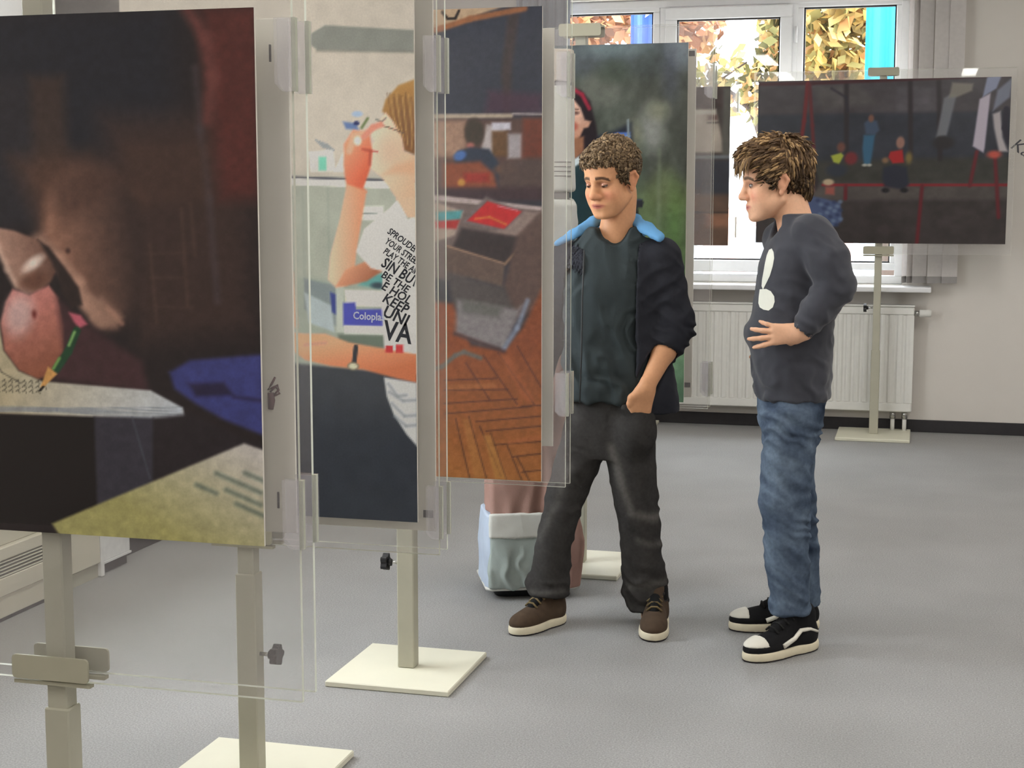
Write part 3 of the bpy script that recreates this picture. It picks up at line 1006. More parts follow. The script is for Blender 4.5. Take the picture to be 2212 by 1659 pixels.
# ---- print of the second stand: a woman in a printed white shirt beside shelves
def paint_woman(c):
    c.rect(200, -200, 960, 1130, (186, 178, 168), 1)
    c.poly([(200, -50), (960, -50), (960, 300), (640, 360)], (190, 184, 174), 80, 0.6)
    c.poly([(655, 52), (672, 42), (700, 28), (905, 44), (905, 90), (680, 80), (660, 66)], (128, 131, 126), 3)
    c.line([(680, 82), (905, 90)], 5, (104, 104, 98), 4, 0.6)
    c.rect(300, 360, 960, 640, (158, 164, 154), 20)
    for x in (640, 700):
        c.line([(x, 360), (x + 2, 600)], 5, (140, 150, 142), 4, 0.5)
    # shelf with boxes
    c.poly([(300, 345), (905, 366), (905, 384), (300, 362)], (228, 228, 222), 2)
    c.line([(300, 346), (905, 366)], 5, (60, 62, 76), 2)
    c.poly([(655, 300), (715, 296), (720, 344), (660, 346)], (206, 206, 200), 2)
    c.rect(680, 312, 698, 342, (92, 190, 165), 3, 0.8)
    c.poly([(715, 345), (745, 290), (790, 345)], (222, 220, 214), 3)
    for k in range(4):
        c.line([(674 + k * 8, 275 + k * 3), (692 + k * 8, 292 + k * 2)], 4, (134, 140, 146), 2)
    c.poly([(738, 236), (768, 240), (776, 255), (745, 252)], (88, 112, 160), 4)
    c.ell(770, 240, 7, 5, (30, 40, 90), 2)
    c.ell(772, 220, 12, 6, (150, 172, 205), 3)
    c.line([(782, 250), (796, 230)], 6, (96, 110, 70), 3)
    # lower shelves: blue cartons
    c.rect(300, 580, 960, 780, (150, 160, 150), 10)
    c.poly([(640, 580), (715, 595), (722, 690), (640, 650)], (120, 132, 136), 4)
    c.poly([(640, 612), (705, 640), (712, 700), (650, 680)], (170, 184, 190), 4)
    c.poly([(702, 610), (718, 615), (722, 665), (706, 655)], (40, 54, 124), 3)
    c.rect(716, 596, 735, 700, (178, 186, 178), 3)
    c.poly([(736, 604), (860, 606), (860, 642), (740, 640)], (224, 222, 206), 3)
    c.poly([(733, 634), (762, 632), (764, 648), (860, 645), (860, 688), (733, 684)], (56, 62, 158), 3)
    c.rect(735, 684, 860, 704, (222, 224, 222), 3)
    c.poly([(790, 570), (860, 566), (850, 604), (770, 594)], (86, 150, 148), 6)
    c.ell(815, 594, 16, 7, (36, 58, 70), 4)
    c.rect(720, 704, 860, 735, (92, 104, 94), 6)
    c.rect(770, 420, 830, 450, (222, 226, 220), 4)
    c.line([(770, 435), (815, 437)], 3, (120, 130, 130), 2)
    # dark lower background and trousers
    c.poly([(200, 750), (930, 790), (930, 1140), (200, 1140)], (46, 51, 60), 6)
    c.noise(30, 30, 0.05, 5)
    # head
    c.poly([(905, 148), (868, 160), (838, 190), (830, 215), (850, 235), (872, 262), (880, 300), (905, 310)], grad((840, 160), (890, 280), (168, 128, 72), (112, 74, 42)), 4)
    for k in range(6):
        c.line([(848 + k * 9, 178 + k * 2), (858 + k * 7, 235 + k * 8)], 4, (96, 66, 40), 3, 0.5)
    c.poly([(838, 218), (858, 240), (874, 268), (878, 302), (905, 312), (905, 450), (886, 440), (858, 398), (826, 356), (800, 336), (798, 318), (806, 304), (797, 296),
            (812, 280), (802, 264), (815, 248), (826, 232)], grad((800, 300), (905, 330), (238, 198, 178), (222, 168, 140)), 3)
    for k in range(9):
        c.line([(842 + k * 7, 176 + (k % 3) * 5), (850 + k * 7, 225 + k * 6), (868 + k * 4, 262 + k * 5)], 2.5, (196, 156, 96) if k % 2 else (92, 62, 38), 2, 0.55)
    c.ell(846, 300, 26, 30, (232, 160, 138), 22, 0, 0.45)
    c.line([(806, 300), (818, 302)], 4, (170, 84, 80), 2)
    c.line([(818, 243), (845, 250), (878, 262)], 3, (96, 76, 60), 1.5)
    c.line([(816, 232), (828, 238), (838, 230)], 4, (120, 120, 112), 2)
    c.poly([(860, 330), (905, 320), (905, 350), (870, 350), (830, 352)], (206, 150, 118), 10, 0.6)
    # raised hand and arm
    c.poly([(745, 380), (738, 330), (740, 285), (762, 254), (800, 262), (806, 300), (800, 340), (785, 380), (792, 390)], grad((745, 300), (800, 340), (222, 140, 110), (190, 86, 58)), 4)
    c.line([(752, 300), (764, 268), (792, 262)], 14, (226, 160, 132), 5)
    c.line([(786, 270), (808, 250), (826, 244)], 13, (222, 130, 112), 4)
    c.ell(772, 278, 9, 10, (222, 214, 200), 4)
    c.line([(784, 296), (802, 300), (800, 330)], 6, (150, 58, 44), 4, 0.8)
    c.poly([(746, 372), (792, 386), (782, 440), (766, 520), (760, 570), (742, 596), (716, 600), (698, 582), (704, 530), (728, 450)],
           grad((706, 500), (785, 500), (228, 188, 162), (196, 132, 100)), 4)
    c.poly([(742, 596), (716, 598), (740, 560), (790, 540), (830, 560), (790, 585)], grad((740, 560), (780, 596), (200, 142, 112), (150, 92, 66)), 4)
    # shirt
    c.poly([(905, 440), (886, 450), (866, 404), (846, 424), (786, 470), (766, 520), (800, 556), (828, 562), (824, 640), (830, 742), (905, 744)],
           (232, 226, 228), 3)
    c.poly([(860, 404), (888, 444), (905, 446), (905, 400)], (222, 172, 146), 3)
    c.poly([(880, 620), (905, 600), (905, 700), (884, 720)], (206, 200, 206), 10, 0.6)
    # lower arm with watch
    c.poly([(560, 700), (640, 705), (690, 704), (745, 722), (905, 744), (905, 808), (860, 800), (780, 782), (700, 776), (640, 764), (590, 730)],
           grad((740, 715), (760, 800), (218, 158, 122), (184, 104, 68)), 4)
    c.line([(640, 730), (690, 724)], 6, (170, 130, 120), 5, 0.7)
    c.poly([(560, 560), (614, 570), (622, 690), (560, 690)], (216, 160, 130), 8)
    c.line([(762, 732), (757, 772)], 11, (30, 32, 42), 2)
    c.ell(755, 775, 14, 9, (120, 110, 90), 2)
    c.ell(755, 775, 10, 6, (206, 200, 176), 2)
    # shirt hem below the arm
    c.poly([(828, 798), (905, 808), (905, 950), (880, 924), (850, 880), (834, 840)], (196, 198, 202), 3)
    for (a, b) in (((840, 830), (905, 846)), ((846, 856), (905, 880)), ((852, 884), (905, 902)), ((838, 812), (880, 836))):
        c.line([a, ((a[0] + b[0]) / 2, b[1] + 3), b], 5, (134, 142, 150), 4, 0.8)
    c.C = np.clip(c.C * 1.10, 0, 245)
    c.rect(832, 726, 850, 742, (190, 40, 48), 2)
    c.rect(856, 724, 874, 742, (196, 44, 50), 2)


ink = (28, 32, 44)
tx = [('SPROUDEN', 838, 478, 15, -34, ink, 0.15, 0.8), ('YOUR STREET', 832, 500, 15, -33, ink, 0.15, 0.72), ('PLAY THE AIR', 828, 522, 15, -32, ink, 0.15, 0.72),
      ('SIN BUT', 822, 550, 24, -30, ink, 0.15, 0.80), ('BE THE', 822, 574, 17, -30, ink, 0.15, 0.95), ('E HOL', 822, 600, 20, -28, ink, 0.15, 0.95),
      ('KEEP', 824, 628, 22, -27, ink, 0.15, 0.95), ('UNI', 824, 660, 27, -22, ink, 0.1, 0.95), ('VA', 826, 712, 44, -8, ink, 0.0, 0.85),
      ('Coloplas', 756, 669, 17, -2, (205, 212, 232), 0.0, 0.9)]
photo('photo_print', 'photo of a woman in a printed white shirt raising her hand to her face', -2.01, -1.114, 0.676, 1.99, S2[1] - 0.04, 0.0034,
      (38.0, -145.0, 904.0, 1122.0), paint_woman, tx, light=0.82)


# ---- print of the third stand: classroom with parquet
def paint_class(c):
    c.rect(500, 0, 1200, 1050, (46, 46, 54), 1)
    c.rect(500, 10, 1200, 242, (44, 48, 60), 4)
    c.poly([(1100, 30), (1125, 30), (1110, 130), (1105, 240), (1090, 240), (1085, 150)], (58, 46, 44), 8, 0.7)
    c.poly([(500, 0), (1140, 0), (960, 52), (500, 150)], (160, 136, 112), 4)
    c.line([(560, 150), (958, 56), (1020, 38), (1135, 20)], 12, (130, 84, 56), 4)
    c.line([(960, 22), (972, 36), (988, 36), (996, 20)], 6, (36, 30, 30), 2)
    c.poly([(1060, 190), (1172, 200), (1172, 240), (1050, 240)], (64, 42, 58), 14, 0.8)
    c.line([(560, 240), (1106, 244)], 10, (152, 138, 124), 3)
    c.line([(1110, 240), (1200, 242)], 4, (150, 140, 140), 2)
    # people and wall below the board
    c.rect(500, 250, 1200, 400, (78, 58, 54), 6)
    c.poly([(560, 252), (1010, 252), (1010, 330), (560, 340)], (148, 118, 100), 10, 0.9)
    c.poly([(1054, 262), (1100, 262), (1068, 330), (1040, 326)], (160, 150, 150), 6)
    c.rect(1066, 258, 1106, 274, (182, 178, 190), 4)
    c.rect(1066, 276, 1100, 330, (92, 66, 44), 5)
    c.rect(1100, 282, 1130, 335, (150, 142, 146), 6)
    c.poly([(1132, 250), (1180, 250), (1180, 340), (1130, 335)], (98, 50, 40), 8)
    c.ell(1028, 278, 21, 30, (54, 46, 40), 5)
    c.ell(1020, 306, 8, 6, (150, 90, 84), 4)
    c.poly([(985, 342), (992, 318), (1020, 310), (1060, 314), (1082, 345), (1082, 400), (990, 400)], (38, 46, 62), 5)
    c.ell(997, 328, 14, 10, (64, 96, 150), 4, -20)
    c.poly([(960, 345), (1040, 340), (1070, 366), (1080, 402), (960, 402)], (122, 66, 48), 7)
    c.rect(1005, 365, 1060, 385, (132, 44, 40), 6)
    c.ell(1000, 386, 8, 8, (170, 120, 60), 4)
    c.ell(1095, 358, 22, 10, (110, 74, 56), 6)
    c.poly([(1080, 345), (1140, 335), (1200, 330), (1200, 420), (1080, 400)], (76, 62, 60), 10, 0.9)
    c.rect(500, 396, 1200, 425, (58, 42, 48), 8, 0.9)
    # desk
    c.poly([(500, 380), (952, 414), (1172, 440), (1200, 470), (1172, 480), (1000, 600), (500, 560)], (96, 82, 80), 6)
    c.poly([(500, 384), (958, 414), (1172, 438), (1172, 446), (958, 426), (500, 400)], (164, 148, 146), 3)
    c.poly([(500, 404), (950, 430), (1004, 448), (985, 500), (930, 520), (500, 480)], (150, 132, 122), 5)
    c.poly([(944, 450), (1002, 446), (996, 466), (946, 470)], (74, 132, 136), 4)
    c.poly([(942, 470), (996, 466), (988, 486), (944, 484)], (150, 46, 46), 4)
    c.poly([(1052, 416), (1132, 448), (1092, 492), (1002, 472)], (104, 92, 92), 5)
    c.poly([(1056, 426), (1130, 448), (1092, 486), (1012, 468)], (172, 36, 40), 3)
    c.line([(1030, 464), (1060, 460), (1096, 476)], 4, (190, 120, 56), 3, 0.8)
    c.line([(1078, 436), (1120, 446)], 3, (190, 110, 120), 2)
    c.poly([(1095, 486), (1135, 448), (1168, 450), (1120, 502), (1060, 492)], (130, 112, 106), 5)
    c.poly([(1000, 484), (1130, 504), (1118, 560), (1092, 564), (980, 526)], (48, 40, 42), 6)
    c.poly([(968, 522), (1094, 560), (1088, 612), (966, 580)], (88, 72, 66), 5)
    c.line([(966, 523), (1094, 561)], 4, (132, 106, 90), 2)
    c.line([(1094, 561), (1120, 532)], 6, (124, 98, 82), 3)
    c.poly([(1120, 500), (1180, 440), (1180, 640), (1110, 690), (1090, 610)], (84, 66, 62), 8)
    c.poly([(966, 580), (1090, 612), (1130, 690), (980, 660)], (74, 68, 68), 10)
    # floor: herringbone parquet
    c.poly([(500, 600), (980, 650), (1020, 740), (1090, 750), (1130, 700), (1180, 600), (1200, 600), (1200, 1060), (500, 1060)],
           grad((1050, 720), (1050, 1040), (124, 66, 42), (150, 96, 52)), 8)
    c.poly([(990, 640), (1120, 660), (1130, 650), (1092, 748), (1040, 738), (985, 715)], (120, 114, 116), 8)
    c.poly([(1000, 640), (1090, 655), (1080, 680), (1000, 670)], (84, 84, 80), 8, 0.8)
    c.line([(1142, 640), (1120, 700), (1092, 746)], 10, (122, 130, 150), 5, 0.8)
    c.line([(985, 716), (1090, 752)], 8, (60, 40, 40), 6, 0.8)
    dark = (74, 46, 40)
    for (a, b) in (((960, 820), (1076, 812)), ((960, 842), (1100, 836)), ((960, 872), (1120, 856)), ((960, 895), (1150, 872)), ((1030, 910), (1172, 892)),
                   ((1052, 930), (1172, 914)), ((1070, 960), (1172, 948)), ((1110, 985), (1172, 975)), ((1130, 1018), (1172, 1012)), ((1130, 872), (1172, 868))):
        c.line([a, b], 3, dark, 2, 0.8)
    for (a, b) in (((1008, 780), (1060, 860)), ((1046, 762), (1120, 868)), ((1078, 755), (1156, 866)), ((1120, 740), (1172, 830)), ((1014, 900), (1052, 1034)),
                   ((1038, 920), (1085, 1030)), ((1062, 935), (1096, 1036)), ((985, 905), (1015, 1036)), ((1098, 960), (1130, 1036)), ((1120, 985), (1146, 1036))):
        c.line([a, b], 3, dark, 2, 0.75)
    for (P, col) in (([(1046, 940), (1062, 938), (1096, 1036), (1072, 1036)], (168, 120, 62)), ([(1000, 905), (1014, 905), (1050, 1036), (1026, 1036)], (160, 108, 58)),
                     ([(1030, 826), (1070, 822), (1076, 832), (966, 842), (966, 830)], (156, 100, 58)), ([(1080, 760), (1100, 760), (1158, 858), (1140, 866)], (148, 84, 52)),
                     ([(1100, 950), (1172, 932), (1172, 944), (1100, 958)], (158, 92, 56))):
        c.poly(P, col, 4, 0.6)
    c.line([(560, 900), (955, 790), (985, 764), (1004, 756), (1040, 768)], 9, (98, 94, 88), 4)
    c.noise(8, 8, 0.10, 9)


photo('photo_print', 'classroom photo with dark blackboard, red book and herringbone parquet floor', -1.893, -1.045, 0.612, 1.952, S3[1] - 0.04, 0.004,
      (555.0, 16.0, 1172.0, 1037.0), paint_class, light=1.0)


# ---- print behind the first boy: woman and wheelchair in a blurred park
def paint_park(c):
    c.rect(900, 50, 1520, 900, (58, 62, 57), 1)
    c.poly([(900, 60), (1520, 60), (1520, 150), (900, 170)], (70, 76, 80), 20)
    c.poly([(900, 380), (1520, 400), (1520, 900), (900, 900)], grad((1400, 400), (1400, 860), (86, 100, 66), (84, 112, 92)), 40)
    c.noise(34, 60, 0.36, 21)
    c.noise(90, 120, 0.2, 22)
    for (x, y, rx, ry, col) in ((1410, 275, 26, 46, (124, 126, 124)), (1300, 190, 40, 40, (84, 86, 80)), (1450, 160, 18, 60, (52, 56, 64)), (1330, 150, 40, 26, (44, 52, 44)),
                                (1400, 130, 30, 40, (40, 46, 44)), (1424, 236, 24, 20, (106, 108, 92)), (1330, 105, 60, 14, (84, 98, 100)), (1380, 360, 14, 60, (70, 84, 72)),
                                (1440, 400, 26, 40, (92, 104, 74)), (1376, 290, 10, 22, (110, 108, 92)), (1462, 480, 14, 60, (80, 108, 60))):
        c.ell(x, y, rx, ry, col, 18, 0, 0.75)
    c.line([(1428, 320), (1424, 900)], 5, (110, 120, 100), 6, 0.5)
    # dark chair back with blue cloth
    c.poly([(1262, 330), (1290, 290), (1330, 278), (1366, 262), (1370, 350), (1370, 420), (1270, 420)], (28, 32, 44), 8)
    c.poly([(1310, 292), (1336, 282), (1364, 282), (1364, 303), (1340, 302)], (70, 100, 168), 3)
    c.line([(1338, 297), (1362, 290)], 4, (130, 160, 190), 3)
    c.line([(1359, 256), (1360, 290)], 5, (110, 120, 126), 2)
    # woman: hair, headband, face, collar, top
    c.poly([(1160, 200), (1230, 184), (1256, 190), (1276, 214), (1290, 270), (1296, 330), (1250, 350), (1160, 350)], (32, 26, 30), 5)
    c.line([(1190, 190), (1236, 186), (1258, 200), (1274, 230)], 8, (122, 34, 50), 3)
    c.poly([(1180, 214), (1236, 206), (1254, 228), (1264, 254), (1278, 258), (1272, 270), (1262, 272), (1254, 290), (1242, 306), (1220, 318), (1185, 300)],
           grad((1236, 240), (1262, 300), (176, 142, 126), (146, 102, 82)), 3)
    c.ell(1244, 239, 8, 4, (82, 58, 54), 2.5)
    c.line([(1234, 230), (1250, 231)], 3, (76, 54, 48), 2)
    c.ell(1240, 268, 9, 9, (136, 74, 62), 5)
    c.poly([(1200, 300), (1262, 290), (1262, 322), (1236, 345), (1200, 340)], (120, 82, 62), 4)
    c.poly([(1180, 350), (1236, 342), (1276, 318), (1284, 326), (1240, 358), (1180, 372)], (172, 180, 182), 3)
    c.poly([(1160, 372), (1240, 358), (1284, 328), (1300, 420), (1300, 560), (1160, 560)], (28, 44, 48), 5)
    c.noise(10, 10, 0.10, 5)
    c.C = np.clip(c.C * 1.25 + 4, 0, 235)
    # push handle of the chair
    c.poly([(1340, 426), (1390, 425), (1395, 432), (1392, 444), (1340, 444)], (38, 42, 50), 2)
    c.line([(1352, 428), (1390, 427)], 3, (70, 82, 96), 2)
    c.line([(1378, 444), (1384, 470)], 7, (32, 36, 42), 2)


photo('photo_print', 'green blurred park photo with a woman in red headband and dark chair', -1.676, -0.855, 0.662, 1.988, S4[1] - 0.04, 0.005,
      (1012.0, 94.0, 1487.0, 868.0), paint_park, light=0.95)


# ---- dark brown print near the window
def paint_brown(c):
    c.rect(1100, 180, 1600, 540, (66, 58, 54), 1)
    c.rect(1100, 180, 1600, 235, (60, 44, 42), 10)
    c.poly([(1300, 236), (1552, 236), (1566, 300), (1570, 328), (1300, 330)], (176, 164, 152), 5)
    c.rect(1300, 236, 1552, 246, (196, 190, 178), 3)
    c.rect(1536, 248, 1556, 258, (110, 84, 80), 4)
    c.line([(1536, 264), (1560, 264)], 3, (80, 70, 68), 2)
    c.rect(1566, 190, 1600, 335, (88, 86, 80), 6)
    c.rect(1100, 334, 1600, 342, (110, 116, 120), 3)
    c.rect(1100, 345, 1600, 420, (40, 44, 56), 8)
    c.rect(1100, 420, 1600, 535, (96, 72, 58), 10)
    c.rect(1536, 460, 1600, 490, (136, 94, 72), 8)
    c.line([(1100, 458), (1600, 458)], 3, (50, 42, 40), 2)
    c.noise(20, 20, 0.12, 31)


photo('photo_print', 'dark brown landscape photo near the window with pale clothing shapes', -2.45, -1.15, 1.140, 2.090, S5[1] - 0.04, 0.007,
      (1150.0, 187.0, 1581.0, 530.0), paint_brown)


# ---- playground print
def paint_play(c):
    c.rect(1600, 150, 2200, 540, (52, 54, 60), 1)
    c.poly([(1640, 165), (2190, 165), (2190, 245), (1640, 250)], (72, 68, 72), 8)
    c.poly([(1760, 185), (1860, 185), (1900, 225), (1780, 235)], (86, 82, 82), 10, 0.8)
    c.rect(1940, 190, 2030, 245, (84, 80, 86), 8, 0.8)
    c.poly([(1640, 245), (2190, 245), (2190, 350), (1640, 355)], (48, 52, 62), 8)
    c.poly([(1640, 350), (2190, 340), (2190, 400), (1640, 400)], (56, 56, 52), 10)
    c.poly([(1640, 400), (2190, 395), (2190, 440), (1640, 440)], (78, 72, 70), 10)
    c.poly([(1640, 436), (2190, 432), (2190, 540), (1640, 540)], (58, 52, 52), 8)
    c.noise(26, 20, 0.16, 41)
    for (x0, x1) in ((1832, 1836), (1968, 1974), (2028, 2036)):
        c.line([(x0, 180), (x1, 345)], 10, (42, 36, 40), 4, 0.85)
    c.line([(1800, 190), (1832, 210), (1836, 240)], 5, (44, 42, 52), 3, 0.8)
    red = (108, 34, 40)
    c.line([(1640, 178), (1760, 178), (2190, 168)], 7, (70, 34, 40), 3)
    c.line([(1748, 178), (1742, 260), (1732, 336)], 9, red, 3)
    c.line([(1752, 182), (1760, 270), (1766, 345)], 8, (96, 36, 42), 3)
    c.line([(1786, 400), (2190, 401)], 6, (128, 34, 42), 2)
    for (a, b) in (((2000, 402), (1992, 535)), ((2112, 330), (2100, 402)), ((2150, 340), (2162, 470)), ((1836, 402), (1836, 430))):
        c.line([a, b], 8, (98, 32, 40), 3)
    # pale room reflections of the panel, painted into the right of the print
    c.poly([(2054, 206), (2066, 208), (2048, 296), (2026, 298), (2040, 215)], (118, 120, 126), 4, 0.9)
    c.poly([(2056, 182), (2100, 185), (2098, 200), (2068, 213), (2050, 214)], (132, 126, 116), 4, 0.9)
    c.poly([(2128, 172), (2158, 168), (2148, 196), (2120, 214)], (140, 146, 172), 3)
    c.poly([(2114, 218), (2136, 206), (2128, 322), (2126, 332), (2103, 318)], (186, 176, 190), 3)
    c.poly([(2150, 200), (2182, 172), (2176, 215), (2142, 244)], (120, 124, 140), 4)
    c.poly([(2142, 250), (2158, 244), (2164, 300), (2176, 330), (2158, 330), (2146, 280)], (176, 168, 170), 4)
    c.line([(2170, 240), (2168, 280), (2178, 310)], 12, (40, 38, 52), 3)
    c.ell(2148, 336, 14, 8, (190, 84, 72), 5)
    # standing child in blue
    c.poly([(1872, 266), (1884, 256), (1900, 262), (1906, 282), (1896, 292), (1876, 290)], (62, 78, 100), 4)
    c.ell(1887, 256, 6, 8, (120, 82, 70), 3)
    c.poly([(1872, 292), (1896, 292), (1892, 330), (1888, 356), (1874, 356), (1870, 320)], (52, 96, 126), 4)
    c.ell(1876, 357, 6, 3, (170, 168, 160), 2)
    c.ell(1886, 357, 5, 3, (170, 168, 160), 2)
    # swing children
    c.ell(1824, 318, 9, 11, (104, 68, 60), 4)
    c.poly([(1802, 336), (1824, 330), (1830, 336), (1820, 356), (1808, 350)], (160, 168, 62), 3)
    c.ell(1846, 342, 14, 14, (110, 40, 46), 5)
    c.ell(1816, 368, 22, 14, (44, 50, 62), 6)
    c.ell(1951, 309, 9, 13, (146, 108, 96), 3)
    c.poly([(1930, 328), (1956, 324), (1960, 352), (1936, 354), (1926, 340)], (166, 34, 38), 3)
    c.ell(1970, 342, 7, 12, (120, 104, 60), 5)
    c.ell(1920, 347, 7, 6, (130, 100, 76), 4)
    c.poly([(1916, 362), (1940, 356), (1966, 362), (1972, 400), (1960, 410), (1920, 404), (1914, 386)], (38, 42, 56), 5)
    c.ell(1922, 412, 8, 5, (26, 26, 32), 3)
    c.ell(1962, 412, 8, 5, (26, 26, 32), 3)
    c.ell(2042, 310, 22, 14, (40, 38, 42), 6)
    # child by the rail
    c.ell(1752, 392, 24, 30, (40, 32, 36), 5)
    c.poly([(1728, 394), (1752, 388), (1768, 388), (1768, 415), (1756, 425), (1732, 420)], (150, 110, 98), 4)
    c.line([(1736, 408), (1748, 411), (1758, 402)], 4, (220, 214, 210), 2)
    c.poly([(1716, 436), (1760, 424), (1790, 430), (1826, 440), (1830, 480), (1800, 500), (1760, 510), (1716, 500)], (70, 84, 120), 4)
    for k in range(22):
        c.ell(1776 + (k * 37) % 52, 434 + (k * 23) % 60, 5, 4, (104, 122, 150) if k % 2 else (48, 60, 92), 3, 0, 0.8)
    c.ell(1798, 394, 12, 7, (186, 164, 136), 3)
    c.poly([(1792, 404), (1812, 404), (1812, 422), (1792, 420)], (150, 82, 74), 4)


photo('photo_print', 'dark landscape photo of children on playground swings with red rails', -0.984, 0.452, 1.160, 2.115, S6[1] - 0.04, 0.0055,
      (1640.0, 172.0, 2178.0, 528.0), paint_play)

# ------------------------------------------------------------------ sculpting: signed distance grid + surface nets
def unit(v):
    v = np.asarray(v, float)
    return v / (np.linalg.norm(v) + 1e-12)


class Frame:
    """local frame: x to the figure's right, y forward, z up"""

    def __init__(self, o, fwd, up=(0, 0, 1)):
        self.o = np.asarray(o, float)
        f = unit(fwd)
        r = unit(np.cross(f, np.asarray(up, float)))
        self.R = np.stack([r, f, np.cross(r, f)])      # rows: local axes in world

    def w(self, p):
        return self.o + np.asarray(p, float) @ self.R

    def l(self, P):
        return (P - self.o) @ self.R.T


class Sdf:
    def __init__(self, lo, hi, h):
        self.h = h
        self.lo = np.asarray(lo, float)
        self.n = np.ceil((np.asarray(hi) - self.lo) / h).astype(int) + 1
        self.D = np.full(self.n, 0.08, np.float32)

    def _sub(self, lo, hi):
        a = np.clip(np.floor((lo - self.lo) / self.h).astype(int), 0, self.n)
        b = np.clip(np.ceil((hi - self.lo) / self.h).astype(int) + 1, 0, self.n)
        if np.any(b <= a):
            return None, None
        ax = [self.lo[i] + np.arange(a[i], b[i]) * self.h for i in range(3)]
        G = np.stack(np.meshgrid(*ax, indexing='ij'), -1)
        return (slice(a[0], b[0]), slice(a[1], b[1]), slice(a[2], b[2])), G

    def _op(self, sl, d, k, op):
        D = self.D[sl]
        d = d.astype(np.float32)
        if op == 'add':
            hh = np.clip(0.5 + 0.5 * (D - d) / k, 0, 1)
            self.D[sl] = D * (1 - hh) + d * hh - k * hh * (1 - hh)
        else:
            hh = np.clip(0.5 - 0.5 * (D + d) / k, 0, 1)
            self.D[sl] = D * (1 - hh) - d * hh + k * hh * (1 - hh)

    def cone(self, a, b, ra, rb, k=0.01, op='add', flat=None):
        """round cone from a to b; flat=(axis, factor) squeezes it along a world direction"""
        a, b = np.asarray(a, float), np.asarray(b, float)
        m = max(ra, rb) + k + 3 * self.h
        sl, G = self._sub(np.minimum(a, b) - m, np.maximum(a, b) + m)
        if sl is None:
            return self
        e = b - a
        v = G - a
        t = np.clip((v @ e) / (e @ e + 1e-12), 0, 1)
        q = v - t[..., None] * e
        if flat is not None:
            ax = unit(flat[0])
            c = q @ ax
            q = q + (c * (1 / flat[1] - 1))[..., None] * ax
        d = np.linalg.norm(q, axis=-1) - (ra + (rb - ra) * t)
        if flat is not None:
            d = d * min(1.0, flat[1])
        self._op(sl, d, k, op)
        return self

    def chain(self, pts, rad, k=0.01, op='add', flat=None):
        for i in range(len(pts) - 1):
            self.cone(pts[i], pts[i + 1], rad[i], rad[i + 1], k, op, flat)
        return self

    def ell(self, c, r, F=None, k=0.01, op='add'):
        """ellipsoid at local c with radii r in frame F"""
        r = np.asarray(r, float)
        c0 = F.w(c) if F else np.asarray(c, float)
        m = r.max() + k + 3 * self.h
        sl, G = self._sub(c0 - m, c0 + m)
        if sl is None:
            return self
        p = (G - c0) @ F.R.T if F else G - c0
        k0 = np.linalg.norm(p / r, axis=-1)
        k1 = np.linalg.norm(p / (r * r), axis=-1) + 1e-9
        self._op(sl, k0 * (k0 - 1) / k1, k, op)
        return self

    def box(self, c, hs, F=None, rnd=0.01, k=0.01, op='add'):
        hs = np.asarray(hs, float)
        c0 = F.w(c) if F else np.asarray(c, float)
        m = np.linalg.norm(hs) + k + 3 * self.h
        sl, G = self._sub(c0 - m, c0 + m)
        if sl is None:
            return self
        p = (G - c0) @ F.R.T if F else G - c0
        q = np.abs(p) - (hs - rnd)
        d = np.linalg.norm(np.maximum(q, 0), axis=-1) + np.minimum(q.max(-1), 0) - rnd
        self._op(sl, d, k, op)
        return self

    def loft(self, rings, k=0.01, op='add', ang=0.0, power=2.3):
        """stack of horizontal oval sections: (x, y, z, rx, ry) from bottom to top, turned by ang about z"""
        R = sorted([tuple(r) for r in rings], key=lambda r: r[2])
        A = np.array(R)
        m = A[:, 3:5].max() + k + 3 * self.h
        lo = A[:, :3].min(0) - np.array([m, m, k + 3 * self.h])
        hi = A[:, :3].max(0) + np.array([m, m, k + 3 * self.h])
        sl, G = self._sub(lo, hi)
        if sl is None:
            return self
        z = G[0, 0, :, 2]
        I = [np.interp(z, A[:, 2], A[:, j]) for j in range(5)]
        dx, dy = G[..., 0] - I[0], G[..., 1] - I[1]
        ca, sa = math.cos(ang), math.sin(ang)
        u, v = dx * ca + dy * sa, -dx * sa + dy * ca
        rho = (np.abs(u / I[3]) ** power + np.abs(v / I[4]) ** power) ** (1 / power)
        d = (rho - 1) * np.minimum(I[3], I[4])
        dz = np.maximum(A[0, 2] - z, z - A[-1, 2])
        d = np.maximum(d, dz)
        self._op(sl, d, k, op)
        return self

    def half(self, p, n, k=0.004):
        """keep the side of the plane that n points away from (cut off what lies along n)"""
        ax = [self.lo[i] + np.arange(self.n[i]) * self.h for i in range(3)]
        n = unit(n)
        d = ((ax[0] - p[0]) * n[0])[:, None, None] + ((ax[1] - p[1]) * n[1])[None, :, None] + ((ax[2] - p[2]) * n[2])[None, None, :]
        self.D = np.maximum(self.D, d.astype(np.float32))
        return self

    def mesh(self, smooth=1):
        D = self.D.copy()
        for ax in range(3):          # keep the border empty so that the surface is closed
            s = [slice(None)] * 3
            s[ax] = 0
            D[tuple(s)] = np.maximum(D[tuple(s)], 0.01)
            s[ax] = -1
            D[tuple(s)] = np.maximum(D[tuple(s)], 0.01)
        S = D < 0
        c = np.zeros(np.array(D.shape) - 1, np.int8)
        for dx in (0, 1):
            for dy in (0, 1):
                for dz in (0, 1):
                    c += S[dx:D.shape[0] - 1 + dx, dy:D.shape[1] - 1 + dy, dz:D.shape[2] - 1 + dz]
        act = (c > 0) & (c < 8)
        ci = np.argwhere(act)
        idx = np.full(act.shape, -1, np.int64)
        idx[act] = np.arange(len(ci))
        acc = np.zeros((len(ci), 3))
        cnt = np.zeros(len(ci))
        cor = [(x, y, z) for x in (0, 1) for y in (0, 1) for z in (0, 1)]
